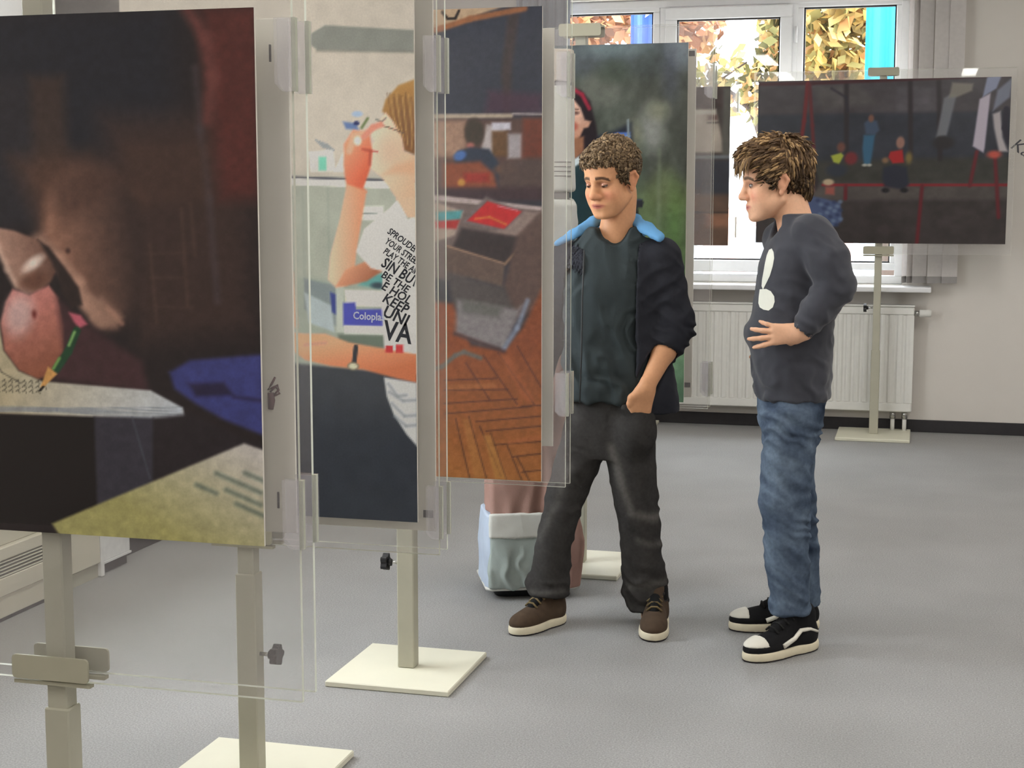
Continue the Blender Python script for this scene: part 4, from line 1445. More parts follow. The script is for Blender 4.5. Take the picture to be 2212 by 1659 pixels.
        val = {q: D[ci[:, 0] + q[0], ci[:, 1] + q[1], ci[:, 2] + q[2]].astype(float) for q in cor}
        for q in cor:
            for a in range(3):
                if q[a] == 0:
                    q2 = tuple(1 if i == a else q[i] for i in range(3))
                    v0, v1 = val[q], val[q2]
                    m = (v0 < 0) != (v1 < 0)
                    t = np.where(m, v0 / (v0 - v1 + 1e-20), 0)
                    p = np.array(q, float) + 0 * acc
                    p[:, a] = t
                    acc += p * m[:, None]
                    cnt += m
        V = self.lo + (ci + acc / np.maximum(cnt, 1)[:, None]) * self.h
        F = []
        for a in range(3):
            b, d = (a + 1) % 3, (a + 2) % 3
            s0 = [slice(None)] * 3
            s1 = [slice(None)] * 3
            s0[a] = slice(0, -1)
            s1[a] = slice(1, None)
            A, B = S[tuple(s0)], S[tuple(s1)]
            e = np.argwhere(A != B)
            e = e[(e[:, b] > 0) & (e[:, d] > 0) & (e[:, b] < D.shape[b] - 1) & (e[:, d] < D.shape[d] - 1)]
            inside = A[e[:, 0], e[:, 1], e[:, 2]]
            def cell(ob, od):
                k = e.copy()
                k[:, b] -= ob
                k[:, d] -= od
                return idx[k[:, 0], k[:, 1], k[:, 2]]
            q = np.stack([cell(1, 1), cell(0, 1), cell(0, 0), cell(1, 0)], 1)
            q[~inside] = q[~inside][:, ::-1]
            F.append(q)
        F = np.concatenate(F)
        for _ in range(smooth):
            V = relax(V, F)
        return V, F


def relax(V, F, lam=0.5):
    s = np.zeros_like(V)
    n = np.zeros(len(V))
    for i in range(4):
        a, b = F[:, i], F[:, (i + 1) % 4]
        for j in range(3):
            s[:, j] += np.bincount(a, V[b, j], len(V)) + np.bincount(b, V[a, j], len(V))
        n += np.bincount(a, minlength=len(V)) + np.bincount(b, minlength=len(V))
    return V * (1 - lam) + lam * s / np.maximum(n, 1)[:, None]


def normals(V, F):
    fn = np.cross(V[F[:, 2]] - V[F[:, 0]], V[F[:, 3]] - V[F[:, 1]])
    N = np.zeros_like(V)
    for i in range(4):
        for j in range(3):
            N[:, j] += np.bincount(F[:, i], fn[:, j], len(V))
    return N / (np.linalg.norm(N, axis=1)[:, None] + 1e-12)


def folds(V, F, amp, scale, seed=0, shear=(0, 0), mask=None, ridged=True):
    """cloth folds: push the surface in and out along its normals; scale = size of the folds in x, y, z"""
    N = normals(V, F)
    Q = V.copy()
    Q[:, 2] = Q[:, 2] + shear[0] * V[:, 0] + shear[1] * V[:, 1]
    n = vnoise(Q / np.asarray(scale), seed)
    if ridged:
        n = 1 - 2 * np.abs(n) ** 0.8
    n = n * 0.7 + 0.3 * vnoise(Q / (np.asarray(scale) * 0.45), seed + 5)
    a = amp * n
    if mask is not None:
        a = a * mask(V)
    return V + N * a[:, None]


def drape(V, F, amp, dirv, lam, warp=0.6, seed=0, mask=None, sharp=1.6, wscale=0.09):
    """run of folds whose ridges lie across dirv, lam apart, wandering by warp"""
    N = normals(V, F)
    ph = (V @ np.asarray(unit(dirv))) / lam + warp * fbm(V / wscale, seed, 2) * 2.0
    h = (0.5 + 0.5 * np.sin(2 * math.pi * ph)) ** sharp
    gate = np.clip(0.55 + 1.2 * vnoise(V / (lam * 2.2), seed + 31), 0, 1)
    a = amp * (h - 0.35) * gate
    if mask is not None:
        a = a * mask(V)
    return V + N * a[:, None]


def bump_at(c, r):
    c = np.asarray(c, float)
    return lambda V: np.exp(-(np.linalg.norm(V - c, axis=1) / r) ** 2)

# ------------------------------------------------------------------ stand-in for a panel reflection, writing on the rear board
def text_mesh(name, txt, size, m, parent, place):
    c = bpy.data.curves.new(name, 'FONT')
    c.body = txt
    c.size = size
    c.shear = 0.25
    c.resolution_u = 3
    tmp = bpy.data.objects.new(name, c)
    COL.objects.link(tmp)
    me = bpy.data.meshes.new_from_object(tmp.evaluated_get(bpy.context.evaluated_depsgraph_get()))
    bpy.data.objects.remove(tmp)
    off = root_loc(parent)
    for v in me.vertices:
        v.co = Vector(place(v.co.x, v.co.y)) - off
    return link(name, me, m, parent)


M['reflection_grey'] = mat('reflection_grey', (92, 92, 98), rough=0.5)
M['maroon_ink'] = mat('maroon_marker_ink', (96, 62, 66), rough=0.6)
A6 = at(2180, 318, YB)  # flat letters on the wall stand in for a reflection in the clear sheet
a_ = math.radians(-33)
wl = text_mesh('reflection_lettering', 'Kar', 0.105, M['reflection_grey'], None,
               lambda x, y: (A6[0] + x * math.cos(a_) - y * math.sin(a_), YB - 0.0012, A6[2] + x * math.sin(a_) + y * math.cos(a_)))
tag(wl, 'slanting grey letters on the wall standing in for a reflection beside the playground photo', 'lettering')
rb1 = [o for o in bpy.data.objects if o.name == 'rear_board'][0]
yy = S1[1] + 0.034
Pm = lambda px, py: tuple(at(px, py, yy))
sc_ = MB()
sc_.tube([Pm(594, 815), Pm(586, 830), Pm(579, 842), Pm(588, 838), Pm(600, 832), Pm(602, 842), Pm(592, 852), Pm(584, 846), Pm(596, 836), Pm(604, 850), Pm(590, 856)], 0.0022, 5)
sc_.tube([Pm(585, 848), Pm(587, 866), Pm(585, 884)], [0.006, 0.007, 0.005], 6)
sc_.build('scribble', M['maroon_ink'], rb1)

# ------------------------------------------------------------------ tall cloth organiser behind the third stand
M['org_pink'] = mat('dusty_pink_cloth', (168, 134, 124), rough=0.95, spec=0.1, var=0.08, scale=12, bump=0.2, bump_scale=300)
M['org_white'] = mat('white_cotton_cloth', (218, 218, 212), rough=0.95, spec=0.1, var=0.04, scale=12, bump=0.15, bump_scale=300)
M['org_green'] = mat('pale_grey_green_cloth', (168, 178, 174), rough=0.95, spec=0.1, var=0.08, scale=14, bump=0.15, bump_scale=300)
M['org_blue'] = mat('pale_blue_cloth', (186, 198, 216), rough=0.95, spec=0.1, var=0.05, scale=14)
M['org_beige'] = mat('beige_box_board', (214, 202, 190), rough=0.8, var=0.03)
OC = at(1140, 1262, 5.30)
OC[2] = 0
OA = math.radians(23)
ox_, oy_ = np.array([math.cos(OA), math.sin(OA), 0]), np.array([-math.sin(OA), math.cos(OA), 0])


def O(u, v, z):
    """organiser frame: u along its front, v backwards"""
    return OC + ox_ * u + oy_ * v + np.array([0, 0, z])


def org_loft(rings, h=0.006, amp=0.006, scale=(0.06, 0.06, 0.25), seed=2, power=7, cut=None):
    R = [(*O(u, v, z), rx, ry) for (u, v, z, rx, ry) in rings]
    A = np.array(R)
    m = A[:, 3:5].max() * 1.5 + 0.03
    S = Sdf(A[:, :3].min(0) - [m, m, 0.02], A[:, :3].max(0) + [m, m, 0.02], h)
    S.loft(R, 0.004, ang=OA, power=power)
    if cut:
        cut(S)
    V, F = S.mesh(1)
    if amp:
        V = folds(V, F, amp, scale, seed)
    return V, F


org = empty('fabric_organiser', OC, 'tall cloth organiser with dusty pink curtain and pale pocket behind the third stand', 'organiser')
V, F = org_loft([(0, 0, 0.30, 0.152, 0.128), (0, 0, 0.6, 0.152, 0.13), (0, 0, 1.22, 0.155, 0.13)], 0.006, 0.004, (0.055, 0.055, 0.6), 3)
V = drape(V, F, 0.016, ox_ + oy_ * 0.6, 0.062, 0.35, 4, None, 1.2, 0.3)
mesh_np('curtain', V, F, M['org_pink'], org)
V, F = org_loft([(0, 0, 1.20, 0.150, 0.128), (0, 0, 1.24, 0.165, 0.138), (0, 0, 1.40, 0.162, 0.136), (0, 0, 1.42, 0.150, 0.125)], 0.006, 0.005, (0.06, 0.06, 0.10), 5)
mesh_np('cloth_compartment', V, F, M['org_white'], org)
V, F = org_loft([(0, 0, 1.445, 0.150, 0.130), (0, 0, 1.455, 0.155, 0.136), (0, 0, 1.80, 0.148, 0.132), (0, 0, 1.81, 0.145, 0.130)], 0.006, 0.003, (0.08, 0.08, 0.2), 6)
cc = mesh_np('cloth_compartment', V, F, M['org_white'], org)
for k in range(4):
    z = 1.50 + k * 0.016
    MB().tube([O(-0.13, -0.135, z), O(0, -0.1355, z - 0.001), O(0.132, -0.135, z)], 0.0018, 5).build('seam', M['blind_weight'], cc)
V, F = org_loft([(0, 0, 1.41, 0.135, 0.12), (0, 0, 1.45, 0.135, 0.12)], 0.006, 0)
mesh_np('shelf_board', V, F, M['blind_weight'], org)
V, F = org_loft([(0, 0, 1.80, 0.135, 0.12), (0, 0, 1.825, 0.135, 0.12)], 0.006, 0)
mesh_np('shelf_board', V, F, M['blind_weight'], org)
V, F = org_loft([(0, 0, 1.825, 0.148, 0.13), (0, 0, 1.935, 0.148, 0.13)], 0.006, 0.001)
mesh_np('top_box', V, F, M['org_beige'], org)
# pocket tier at the bottom: blue sides, grey-green front pocket with white flap, white hem
V, F = org_loft([(0, 0.005, 0.035, 0.170, 0.145), (0, 0.005, 0.16, 0.172, 0.148), (0, 0.005, 0.30, 0.162, 0.14)], 0.006, 0.004, (0.07, 0.07, 0.10), 8)
pk = mesh_np('pocket_tier', V, F, M['org_blue'], org)
V, F = org_loft([(-0.055, -0.138, 0.042, 0.104, 0.018), (-0.055, -0.142, 0.12, 0.105, 0.020), (-0.055, -0.138, 0.235, 0.103, 0.014)], 0.005, 0.003, (0.05, 0.05, 0.16), 9, 5)
V = drape(V, F, 0.012, ox_ + np.array([0, 0, 0.35]), 0.055, 0.5, 6)
mesh_np('front_pocket', V, F, M['org_green'], pk)
V, F = org_loft([(-0.055, -0.142, 0.225, 0.106, 0.016), (-0.055, -0.138, 0.312, 0.104, 0.012)], 0.005, 0.003, (0.06, 0.06, 0.06), 12, 5)
mesh_np('pocket_flap', V, F, M['org_white'], pk)
V, F = org_loft([(0.115, -0.120, 0.04, 0.055, 0.034), (0.125, -0.12, 0.18, 0.060, 0.044), (0.115, -0.118, 0.31, 0.055, 0.03)], 0.005, 0.006, (0.04, 0.04, 0.08), 14, 4)
mesh_np('side_pocket', V, F, M['org_pink'], pk)
hem = [O(a * 0.166, b * 0.141 + 0.005, 0.038) for (a, b) in ((-1, 1), (-1, -0.9), (-0.9, -1.02), (0.9, -1.02), (1, -0.9), (1, 1), (-1, 1))]
MB().tube(hem, 0.006, 6).build('hem_piping', M['org_white'], pk)
V, F = org_loft([(0, 0.005, 0.0, 0.13, 0.11), (0, 0.005, 0.036, 0.15, 0.125)], 0.006, 0)
V[:, 2] = np.maximum(V[:, 2], 0)
mesh_np('base', V, F, M['black_plastic'], org)

# ------------------------------------------------------------------ people
M['skin'] = mat_attr('skin', rough=0.55, spec=0.3, var=0.04, scale=120)
M['eye'] = mat_attr('eye', rough=0.15, spec=0.5, var=0.02)
M['hair'] = mat_attr('hair_strands', rough=0.6, spec=0.25, var=0.3, scale=160)
M['tee'] = mat('dark_teal_cotton', (56, 63, 65), rough=0.9, spec=0.15, var=0.14, scale=9, bump=0.15, bump_scale=500)
M['jacket'] = mat('dark_navy_jacket_cloth', (42, 43, 50), rough=0.85, spec=0.2, var=0.12, scale=9, bump=0.15, bump_scale=500)
M['hood'] = mat('light_blue_hood_lining', (105, 158, 205), rough=0.9, spec=0.1, var=0.05)
M['charcoal'] = mat_attr('charcoal_denim', rough=1.0, spec=0.03, var=0.12, scale=90, bump=0.15, bump_scale=500)
M['denim'] = mat_attr('blue_denim', rough=1.0, spec=0.05, var=0.14, scale=90, bump=0.2, bump_scale=500)
M['sweat'] = mat('dark_grey_sweatshirt', (66, 67, 74), rough=0.95, spec=0.1, var=0.10, scale=14, bump=0.15, bump_scale=600, sheen=0.2)
M['sweat_print'] = mat('cream_sweatshirt_print', (226, 226, 214), rough=0.8, spec=0.2, var=0.03)
M['brown_suede'] = mat('brown_suede', (78, 64, 52), rough=0.9, spec=0.15, var=0.12, scale=40)
M['cream_rubber'] = mat('cream_rubber_sole', (222, 212, 186), rough=0.6, spec=0.3, var=0.05)
M['black_suede'] = mat('black_suede', (22, 22, 24), rough=0.85, spec=0.2, var=0.15, scale=40)
M['white_leather'] = mat('white_leather', (224, 220, 208), rough=0.5, spec=0.35, var=0.03)
M['dark_sole'] = mat('dark_outsole', (44, 38, 40), rough=0.8)
M['lace_tan'] = mat('tan_lace', (116, 100, 70), rough=0.9)
M['lace_black'] = mat('black_lace', (30, 30, 30), rough=0.9)
M['print_dark'] = mat('dark_jacket_trim', (200, 204, 200), rough=0.7)

SK = np.array([212, 156, 116], float)


def add_head(s, H, k=0.012, sc=1.0, ears=True):
    """head modelled in frame H (eye level at z=0, face towards +y)"""
    def e(c, r, kk=k, op='add'):
        s.ell(np.array(c) * sc, np.array(r) * sc, H, kk, op)

    def cn(a, b, ra, rb, kk=k, op='add'):
        s.cone(H.w(np.array(a) * sc), H.w(np.array(b) * sc), ra * sc, rb * sc, kk, op)
    e((0, -0.016, 0.038), (0.074, 0.094, 0.084), 0.02)
    e((0, 0.022, -0.030), (0.061, 0.064, 0.075), 0.03)
    e((0, 0.036, -0.078), (0.043, 0.044, 0.030), 0.025)
    cn((-0.012, 0.071, -0.100), (0.012, 0.071, -0.100), 0.0175, 0.0175, 0.014)
    for x in (-1, 1):
        cn((x * 0.054, -0.004, -0.058), (x * 0.030, 0.052, -0.094), 0.017, 0.018, 0.02)
        e((x * 0.040, 0.056, -0.034), (0.024, 0.022, 0.024), 0.018)
        cn((x * 0.010, 0.082, 0.016), (x * 0.044, 0.066, 0.014), 0.011, 0.010, 0.012)
    e((0, 0.050, 0.045), (0.056, 0.040, 0.040), 0.02)
    # eye sockets and lids
    for x in (-1, 1):
        e((x * 0.030, 0.093, 0.000), (0.019, 0.014, 0.0115), 0.010, 'sub')
        e((x * 0.031, 0.0665, -0.003), (0.0165, 0.0155, 0.0135), 0.005)
    # nose
    cn((0, 0.083, 0.008), (0, 0.100, -0.030), 0.0090, 0.0120, 0.012)
    e((0, 0.1035, -0.036), (0.0135, 0.0125, 0.0115), 0.008)
    for x in (-1, 1):
        e((x * 0.0125, 0.0930, -0.0400), (0.0085, 0.0100, 0.0085), 0.007)
    # mouth
    e((0, 0.066, -0.070), (0.034, 0.026, 0.024), 0.014)
    for x in (-1, 1):
        cn((x * 0.025, 0.0810, -0.0680), (0, 0.0895, -0.0640), 0.0040, 0.0056, 0.005)
        cn((x * 0.021, 0.0805, -0.0735), (0, 0.0872, -0.0755), 0.0046, 0.0066, 0.005)
        cn((x * 0.028, 0.0850, -0.0690), (0, 0.0975, -0.0690), 0.0016, 0.0016, 0.002, 'sub')
        e((x * 0.040, 0.040, -0.062), (0.026, 0.030, 0.028), 0.02)
    if ears:
        for x in (-1, 1):
            e((x * 0.074, -0.008, -0.010), (0.009, 0.014, 0.022), 0.008)
            cn((x * 0.0745, 0.002, 0.014), (x * 0.0850, -0.018, 0.018), 0.0050, 0.0058, 0.004)
            cn((x * 0.0850, -0.018, 0.018), (x * 0.0875, -0.027, 0.000), 0.0062, 0.0062, 0.004)
            cn((x * 0.0875, -0.027, 0.000), (x * 0.0805, -0.013, -0.028), 0.0058, 0.0056, 0.004)
            e((x * 0.0800, -0.016, -0.002), (0.0050, 0.014, 0.022), 0.003)
            e((x * 0.0770, -0.004, -0.036), (0.0070, 0.0080, 0.0085), 0.005)
            e((x * 0.0880, -0.012, -0.002), (0.0060, 0.0080, 0.0140), 0.003, 'sub')


def head_colors(V, H, col, sc=1.0, brow=(70, 48, 34), lips=(172, 92, 84), face=True):
    P = H.l(V) / sc
    x, y, z = np.abs(P[:, 0]), P[:, 1], P[:, 2]

    def put(m, c):
        c = np.asarray(c, float)
        col[:] = col * (1 - m[:, None]) + c * m[:, None]
    front = np.clip((y - 0.03) / 0.02, 0, 1)
    near = (np.abs(P).max(1) < 0.16).astype(float)
    ck = np.exp(-((x - 0.042) / 0.020) ** 2 - ((z + 0.038) / 0.018) ** 2) * front * 0.5 * near
    put(ck, (222, 134, 110))
    nz = np.exp(-(x / 0.016) ** 2 - ((z + 0.038) / 0.012) ** 2) * front * 0.3 * near
    put(nz, (210, 130, 104))
    er = np.clip((x - 0.076) / 0.006, 0, 1) * (np.abs(z) < 0.05) * near * 0.55
    put(er * 0.6, (205, 128, 100))
    lp = np.clip(1.3 - ((x / 0.028) ** 2 + ((z + 0.0695) / 0.0085) ** 2), 0, 1) * front * near * 0.8
    put(lp, lips)
    gr = np.clip(1.2 - ((x / 0.023) ** 2 + ((z + 0.069) / 0.0022) ** 2), 0, 1) * front * near * 0.8
    put(gr, (96, 44, 40))
    bz = z - (0.0215 - 2.6 * np.maximum(x - 0.030, 0) ** 1.5 - 0.04 * np.abs(x - 0.03))
    br = np.clip(1.4 - (bz / 0.0050) ** 2, 0, 1) * (x > 0.011) * (x < 0.052) * front * near * 0.9
    put(br, brow)
    ey = np.clip(1.4 - (((x - 0.030) / 0.021) ** 2 + ((z + 0.001) / 0.012) ** 2), 0, 1) * front * near * 0.45
    put(ey, (128, 80, 64))


def add_eyes(body, H, sc=1.0, look=(0, 0), iris=(62, 42, 30), open_=0.5):
    """two eyes in their sockets with lids; look = sideways, up"""
    for x in (-1, 1):
        n, m_ = 22, 12
        c = np.array((x * 0.031, 0.0685, -0.003)) * sc
        r = np.array((0.0150, 0.0158, 0.0120)) * sc
        V, F, Cc = [], [], []
        for i in range(m_ + 1):
            for j in range(n):
                th = math.pi * i / m_
                ph = 2 * math.pi * j / n
                d = np.array([math.sin(th) * math.cos(ph), math.cos(th), math.sin(th) * math.sin(ph)])
                V.append(H.w(c + r * d))
                gx, gz = d[0] - look[0], d[2] - look[1]
                rr = math.hypot(gx, gz * 0.9)
                lid = (d[2] > open_ * math.sqrt(max(0, 1 - (d[0] / 1.02) ** 2)) - 0.02) or (d[2] < -0.50 * math.sqrt(max(0, 1 - d[0] ** 2)))
                if d[1] < 0 or lid:
                    edge = d[1] > 0.1 and d[2] > 0 and d[2] < open_ + 0.20
                    cc = (40, 26, 22) if edge else (176, 122, 96)
                elif rr < 0.20:
                    cc = (16, 12, 12)
                elif rr < 0.46:
                    cc = iris
                else:
                    cc = (150, 134, 126)
                Cc.append(lin(cc))
        for i in range(m_):
            for j in range(n):
                a, b_ = i * n + j, i * n + (j + 1) % n
                F.append((a, b_, b_ + n, a + n))
        mesh_np('eye', np.array(V), np.array(F), M['eye'], body, np.array(Cc))


def hair_mesh(H, body, sc, cap, locks, cols, seed=3, width=0.0035):
    """hair: a sculpted cap plus tapered locks; locks = list of (root, mid, tip) in head frame"""
    V, F = cap
    P = H.l(V)
    r_ = np.random.default_rng(seed)
    n = fbm(np.stack([P[:, 0] * 160, P[:, 1] * 60, P[:, 2] * 60], 1), seed, 2)
    base = lin(cols[0]) * (1 + 0.0 * n[:, None])
    t = np.clip(0.5 + 0.7 * n, 0, 1)[:, None]
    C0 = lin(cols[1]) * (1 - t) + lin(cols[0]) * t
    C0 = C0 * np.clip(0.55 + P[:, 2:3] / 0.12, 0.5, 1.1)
    VV, FF, CC = [V], [F], [C0]
    k0 = len(V)
    for (a, b, c) in locks:
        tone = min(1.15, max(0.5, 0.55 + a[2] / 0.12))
        a, b, c = H.w(a * sc), H.w(b * sc), H.w(c * sc)
        ts = np.linspace(0, 1, 5)[:, None]
        cur = a * (1 - ts) ** 2 + 2 * b * ts * (1 - ts) + c * ts ** 2
        w = width * np.array([0.8, 1.0, 0.9, 0.6, 0.12]) * r_.uniform(0.7, 1.3)
        d = unit(c - a)
        u = unit(np.cross(d, r_.normal(size=3)))
        v = np.cross(d, u)
        ring = [u, v, -u, -v]
        pts = np.stack([cur + q * w[:, None] for q in ring], 1)
        VV.append(pts.reshape(-1, 3))
        f = []
        for i in range(4):
            for j in range(4):
                f.append((k0 + i * 4 + j, k0 + i * 4 + (j + 1) % 4, k0 + i * 4 + 4 + (j + 1) % 4, k0 + i * 4 + 4 + j))
        FF.append(np.array(f))
        tt = r_.random()
        cc = lin(cols[0]) * (1 - tt) + lin(cols[1]) * tt
        if r_.random() < 0.25:
            cc = lin(cols[2])
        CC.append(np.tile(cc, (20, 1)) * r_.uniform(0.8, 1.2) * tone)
        k0 += 20
    return mesh_np('hair', np.concatenate(VV), np.concatenate(FF), M['hair'], body, np.clip(np.concatenate(CC), 0, 1))


def add_hand(s, wrist, fdir, palm_n, side, curls, sc=1.0, spread=0.10, thumb=None, k=0.006, lens=None):
    """hand with palm, four fingers and thumb. fdir: finger direction, palm_n: out of the palm, side: +1 thumb along fdir x palm_n"""
    f, n = unit(fdir), unit(palm_n)
    n = unit(n - f * (n @ f))
    t = np.cross(f, n) * side                 # towards the thumb
    w = np.asarray(wrist, float)

    def p(a, b, c):                           # along fingers, towards thumb, out of the palm
        return w + (f * a + t * b + n * c) * sc
    s.cone(p(-0.02, 0, 0), p(0.02, 0, 0), 0.024 * sc, 0.025 * sc, 0.012, flat=(n, 0.78))
    for (b0, b1, r0, r1) in ((0.014, 0.026, 0.016, 0.0125), (0.004, 0.009, 0.018, 0.0125), (-0.006, -0.009, 0.018, 0.012), (-0.014, -0.025, 0.016, 0.011)):
        s.cone(p(0.012, b0, 0.002), p(0.078, b1, 0), r0 * sc, r1 * sc, 0.014, flat=(n, 0.85))
    base = [(0.082, 0.026), (0.086, 0.009), (0.083, -0.009), (0.076, -0.025)]
    L = lens or [(0.036, 0.023, 0.019), (0.040, 0.027, 0.020), (0.037, 0.025, 0.020), (0.029, 0.019, 0.018)]
    for i in range(4):
        a, b = base[i]
        q = p(a, b, 0)
        ang = 0.0
        sp = spread * (1.2 - 0.8 * i)
        fd = unit(f + t * sp)
        r = [0.0098, 0.0090, 0.0080, 0.0066]
        if i == 3:
            r = [x * 0.86 for x in r]
        for j in range(3):
            ang += curls[i][j]
            d = fd * math.cos(ang) + n * math.sin(ang)
            q2 = q + d * L[i][j] * sc
            s.cone(q, q2, r[j] * sc, r[j + 1] * sc, k * 0.6)
            q = q2
    th = thumb or [(0.020, 0.024, 0.006), (0.045, 0.046, 0.016), (0.070, 0.050, 0.024), (0.090, 0.046, 0.030)]
    rr = [0.017, 0.0125, 0.0105, 0.0075]
    for j in range(3):
        s.cone(p(*th[j]), p(*th[j + 1]), rr[j] * sc, rr[j + 1] * sc, 0.008)


def shoe(body, toe, heel, kind, height=0.10, w=0.047):
    """low skate shoe from heel to toe on the floor"""
    toe, heel = np.array([toe[0], toe[1], 0.0]), np.array([heel[0], heel[1], 0.0])
    L = np.linalg.norm(toe - heel)
    F = Frame(heel, toe - heel)
    W = w
    lo, hi = np.minimum(toe, heel) - 0.12, np.maximum(toe, heel) + 0.12
    lo[2], hi[2] = -0.02, height + 0.06
    S = Sdf(lo, hi, 0.0045)
    # upper
    S.ell((0, L * 0.74, 0.036), (W * 0.98, L * 0.27, 0.034), F, 0.02)
    S.ell((0, L * 0.45, 0.045), (W * 0.86, L * 0.30, 0.042), F, 0.03)
    S.ell((0, L * 0.18, 0.050), (W * 0.82, L * 0.20, 0.052), F, 0.03)
    S.cone(F.w((0, L * 0.22, 0.05)), F.w((0, L * 0.20, height - 0.02)), W * 0.88, W * 0.92, 0.025)
    S.cone(F.w((0, L * 0.50, 0.066)), F.w((0, L * 0.34, height - 0.012)), W * 0.52, W * 0.50, 0.02)
    S.half((0, 0, 0.018), (0, 0, -1))
    V, Fc = S.mesh(2)
    sh = mesh_np('shoe', V, Fc, M['brown_suede'] if kind == 'brown' else M['black_suede'], body)
    # sole
    S = Sdf(lo, hi, 0.0045)
    S.ell((0, L * 0.72, 0.016), (W * 1.06, L * 0.295, 0.05), F, 0.02)
    S.ell((0, L * 0.45, 0.016), (W * 0.93, L * 0.32, 0.05), F, 0.03)
    S.ell((0, L * 0.20, 0.016), (W * 0.95, L * 0.225, 0.05), F, 0.03)
    S.half((0, 0, 0.031), (0, 0, 1)).half((0, 0, 0.002), (0, 0, -1))
    V, Fc = S.mesh(1)
    V[:, 2] = np.maximum(V[:, 2], 0.001)
    so = mesh_np('sole', V, Fc, M['cream_rubber'], sh)
    # outsole rim
    S2 = Sdf(lo, hi, 0.0045)
    S2.ell((0, L * 0.72, 0.0), (W * 1.04, L * 0.29, 0.05), F, 0.02)
    S2.ell((0, L * 0.45, 0.0), (W * 0.91, L * 0.31, 0.05), F, 0.03)
    S2.ell((0, L * 0.20, 0.0), (W * 0.93, L * 0.22, 0.05), F, 0.03)
    S2.half((0, 0, 0.010), (0, 0, 1)).half((0, 0, 0.0), (0, 0, -1))
    V, Fc = S2.mesh(0)
    V[:, 2] = np.maximum(V[:, 2], 0.0)
    mesh_np('outsole', V, Fc, M['dark_sole'], sh)
    # dark tongue and padded collar
    S3 = Sdf(lo, hi + np.array([0, 0, 0.04]), 0.0045)
    S3.cone(F.w((0, L * 0.60, 0.076)), F.w((0, L * 0.40, height - 0.032)), W * 0.40, W * 0.44, 0.01)
    S3.cone(F.w((0, L * 0.22, height - 0.040)), F.w((0, L * 0.22, height - 0.022)), W * 0.95, W * 0.92, 0.01)
    V, Fc = S3.mesh(1)
    mesh_np('tongue', V, Fc, M['black_suede'], sh)
    # laces
    for i in range(4):
        q = 0.40 + i * 0.075
        zt = 0.124 - i * 0.0105
        pts = [F.w((-W * 0.55, L * q, zt - 0.014)), F.w((-W * 0.2, L * (q + 0.01), zt)), F.w((W * 0.2, L * (q + 0.01), zt)), F.w((W * 0.55, L * q, zt - 0.014))]
        MB().tube(pts, 0.0035, 6).build('lace', M['lace_tan'] if kind == 'brown' else M['lace_black'], sh)
    return sh, F, L


def cloth(name, S, m, body, amp=0.0, scale=(0.05, 0.05, 0.03), seed=1, smooth=2, shear=(0, 0), mask=None, colf=None, runs=()):
    V, F = S.mesh(smooth)
    if amp:
        V = folds(V, F, amp, scale, seed, shear, mask)
        V = relax(V, F, 0.35)
    for (am, dv, lm, wp, sd, mk_) in runs:
        V = drape(V, F, am, dv, lm, wp, sd, mk_)
    if runs:
        V = relax(V, F, 0.3)
    col = colf(V) if colf else None
    return mesh_np(name, V, F, m, body, col)


def sphere_dirs(n, seed):
    r = np.random.default_rng(seed)
    d = r.normal(size=(n, 3))
    return d / np.linalg.norm(d, axis=1)[:, None]


def cap_locks(H, Vh, Fh, n, seed, fn):
    """tapered locks rooted on the cap surface; fn(q, normal, rng) -> (mid offset, tip offset) or None, all in head frame"""
    r = np.random.default_rng(seed)
    N = normals(Vh, Fh) @ H.R.T
    P = H.l(Vh)
    out = []
    for i in r.integers(0, len(P), n):
        q, d = P[i], N[i]
        if np.linalg.norm(q / np.array([0.070, 0.090, 0.080]) - np.array([0, -0.2, 0.5])) < 0.9:
            continue
        res = fn(q, d, r)
        if res is not None:
            out.append((q - d * 0.002, q + res[0], q + res[1]))
    return out


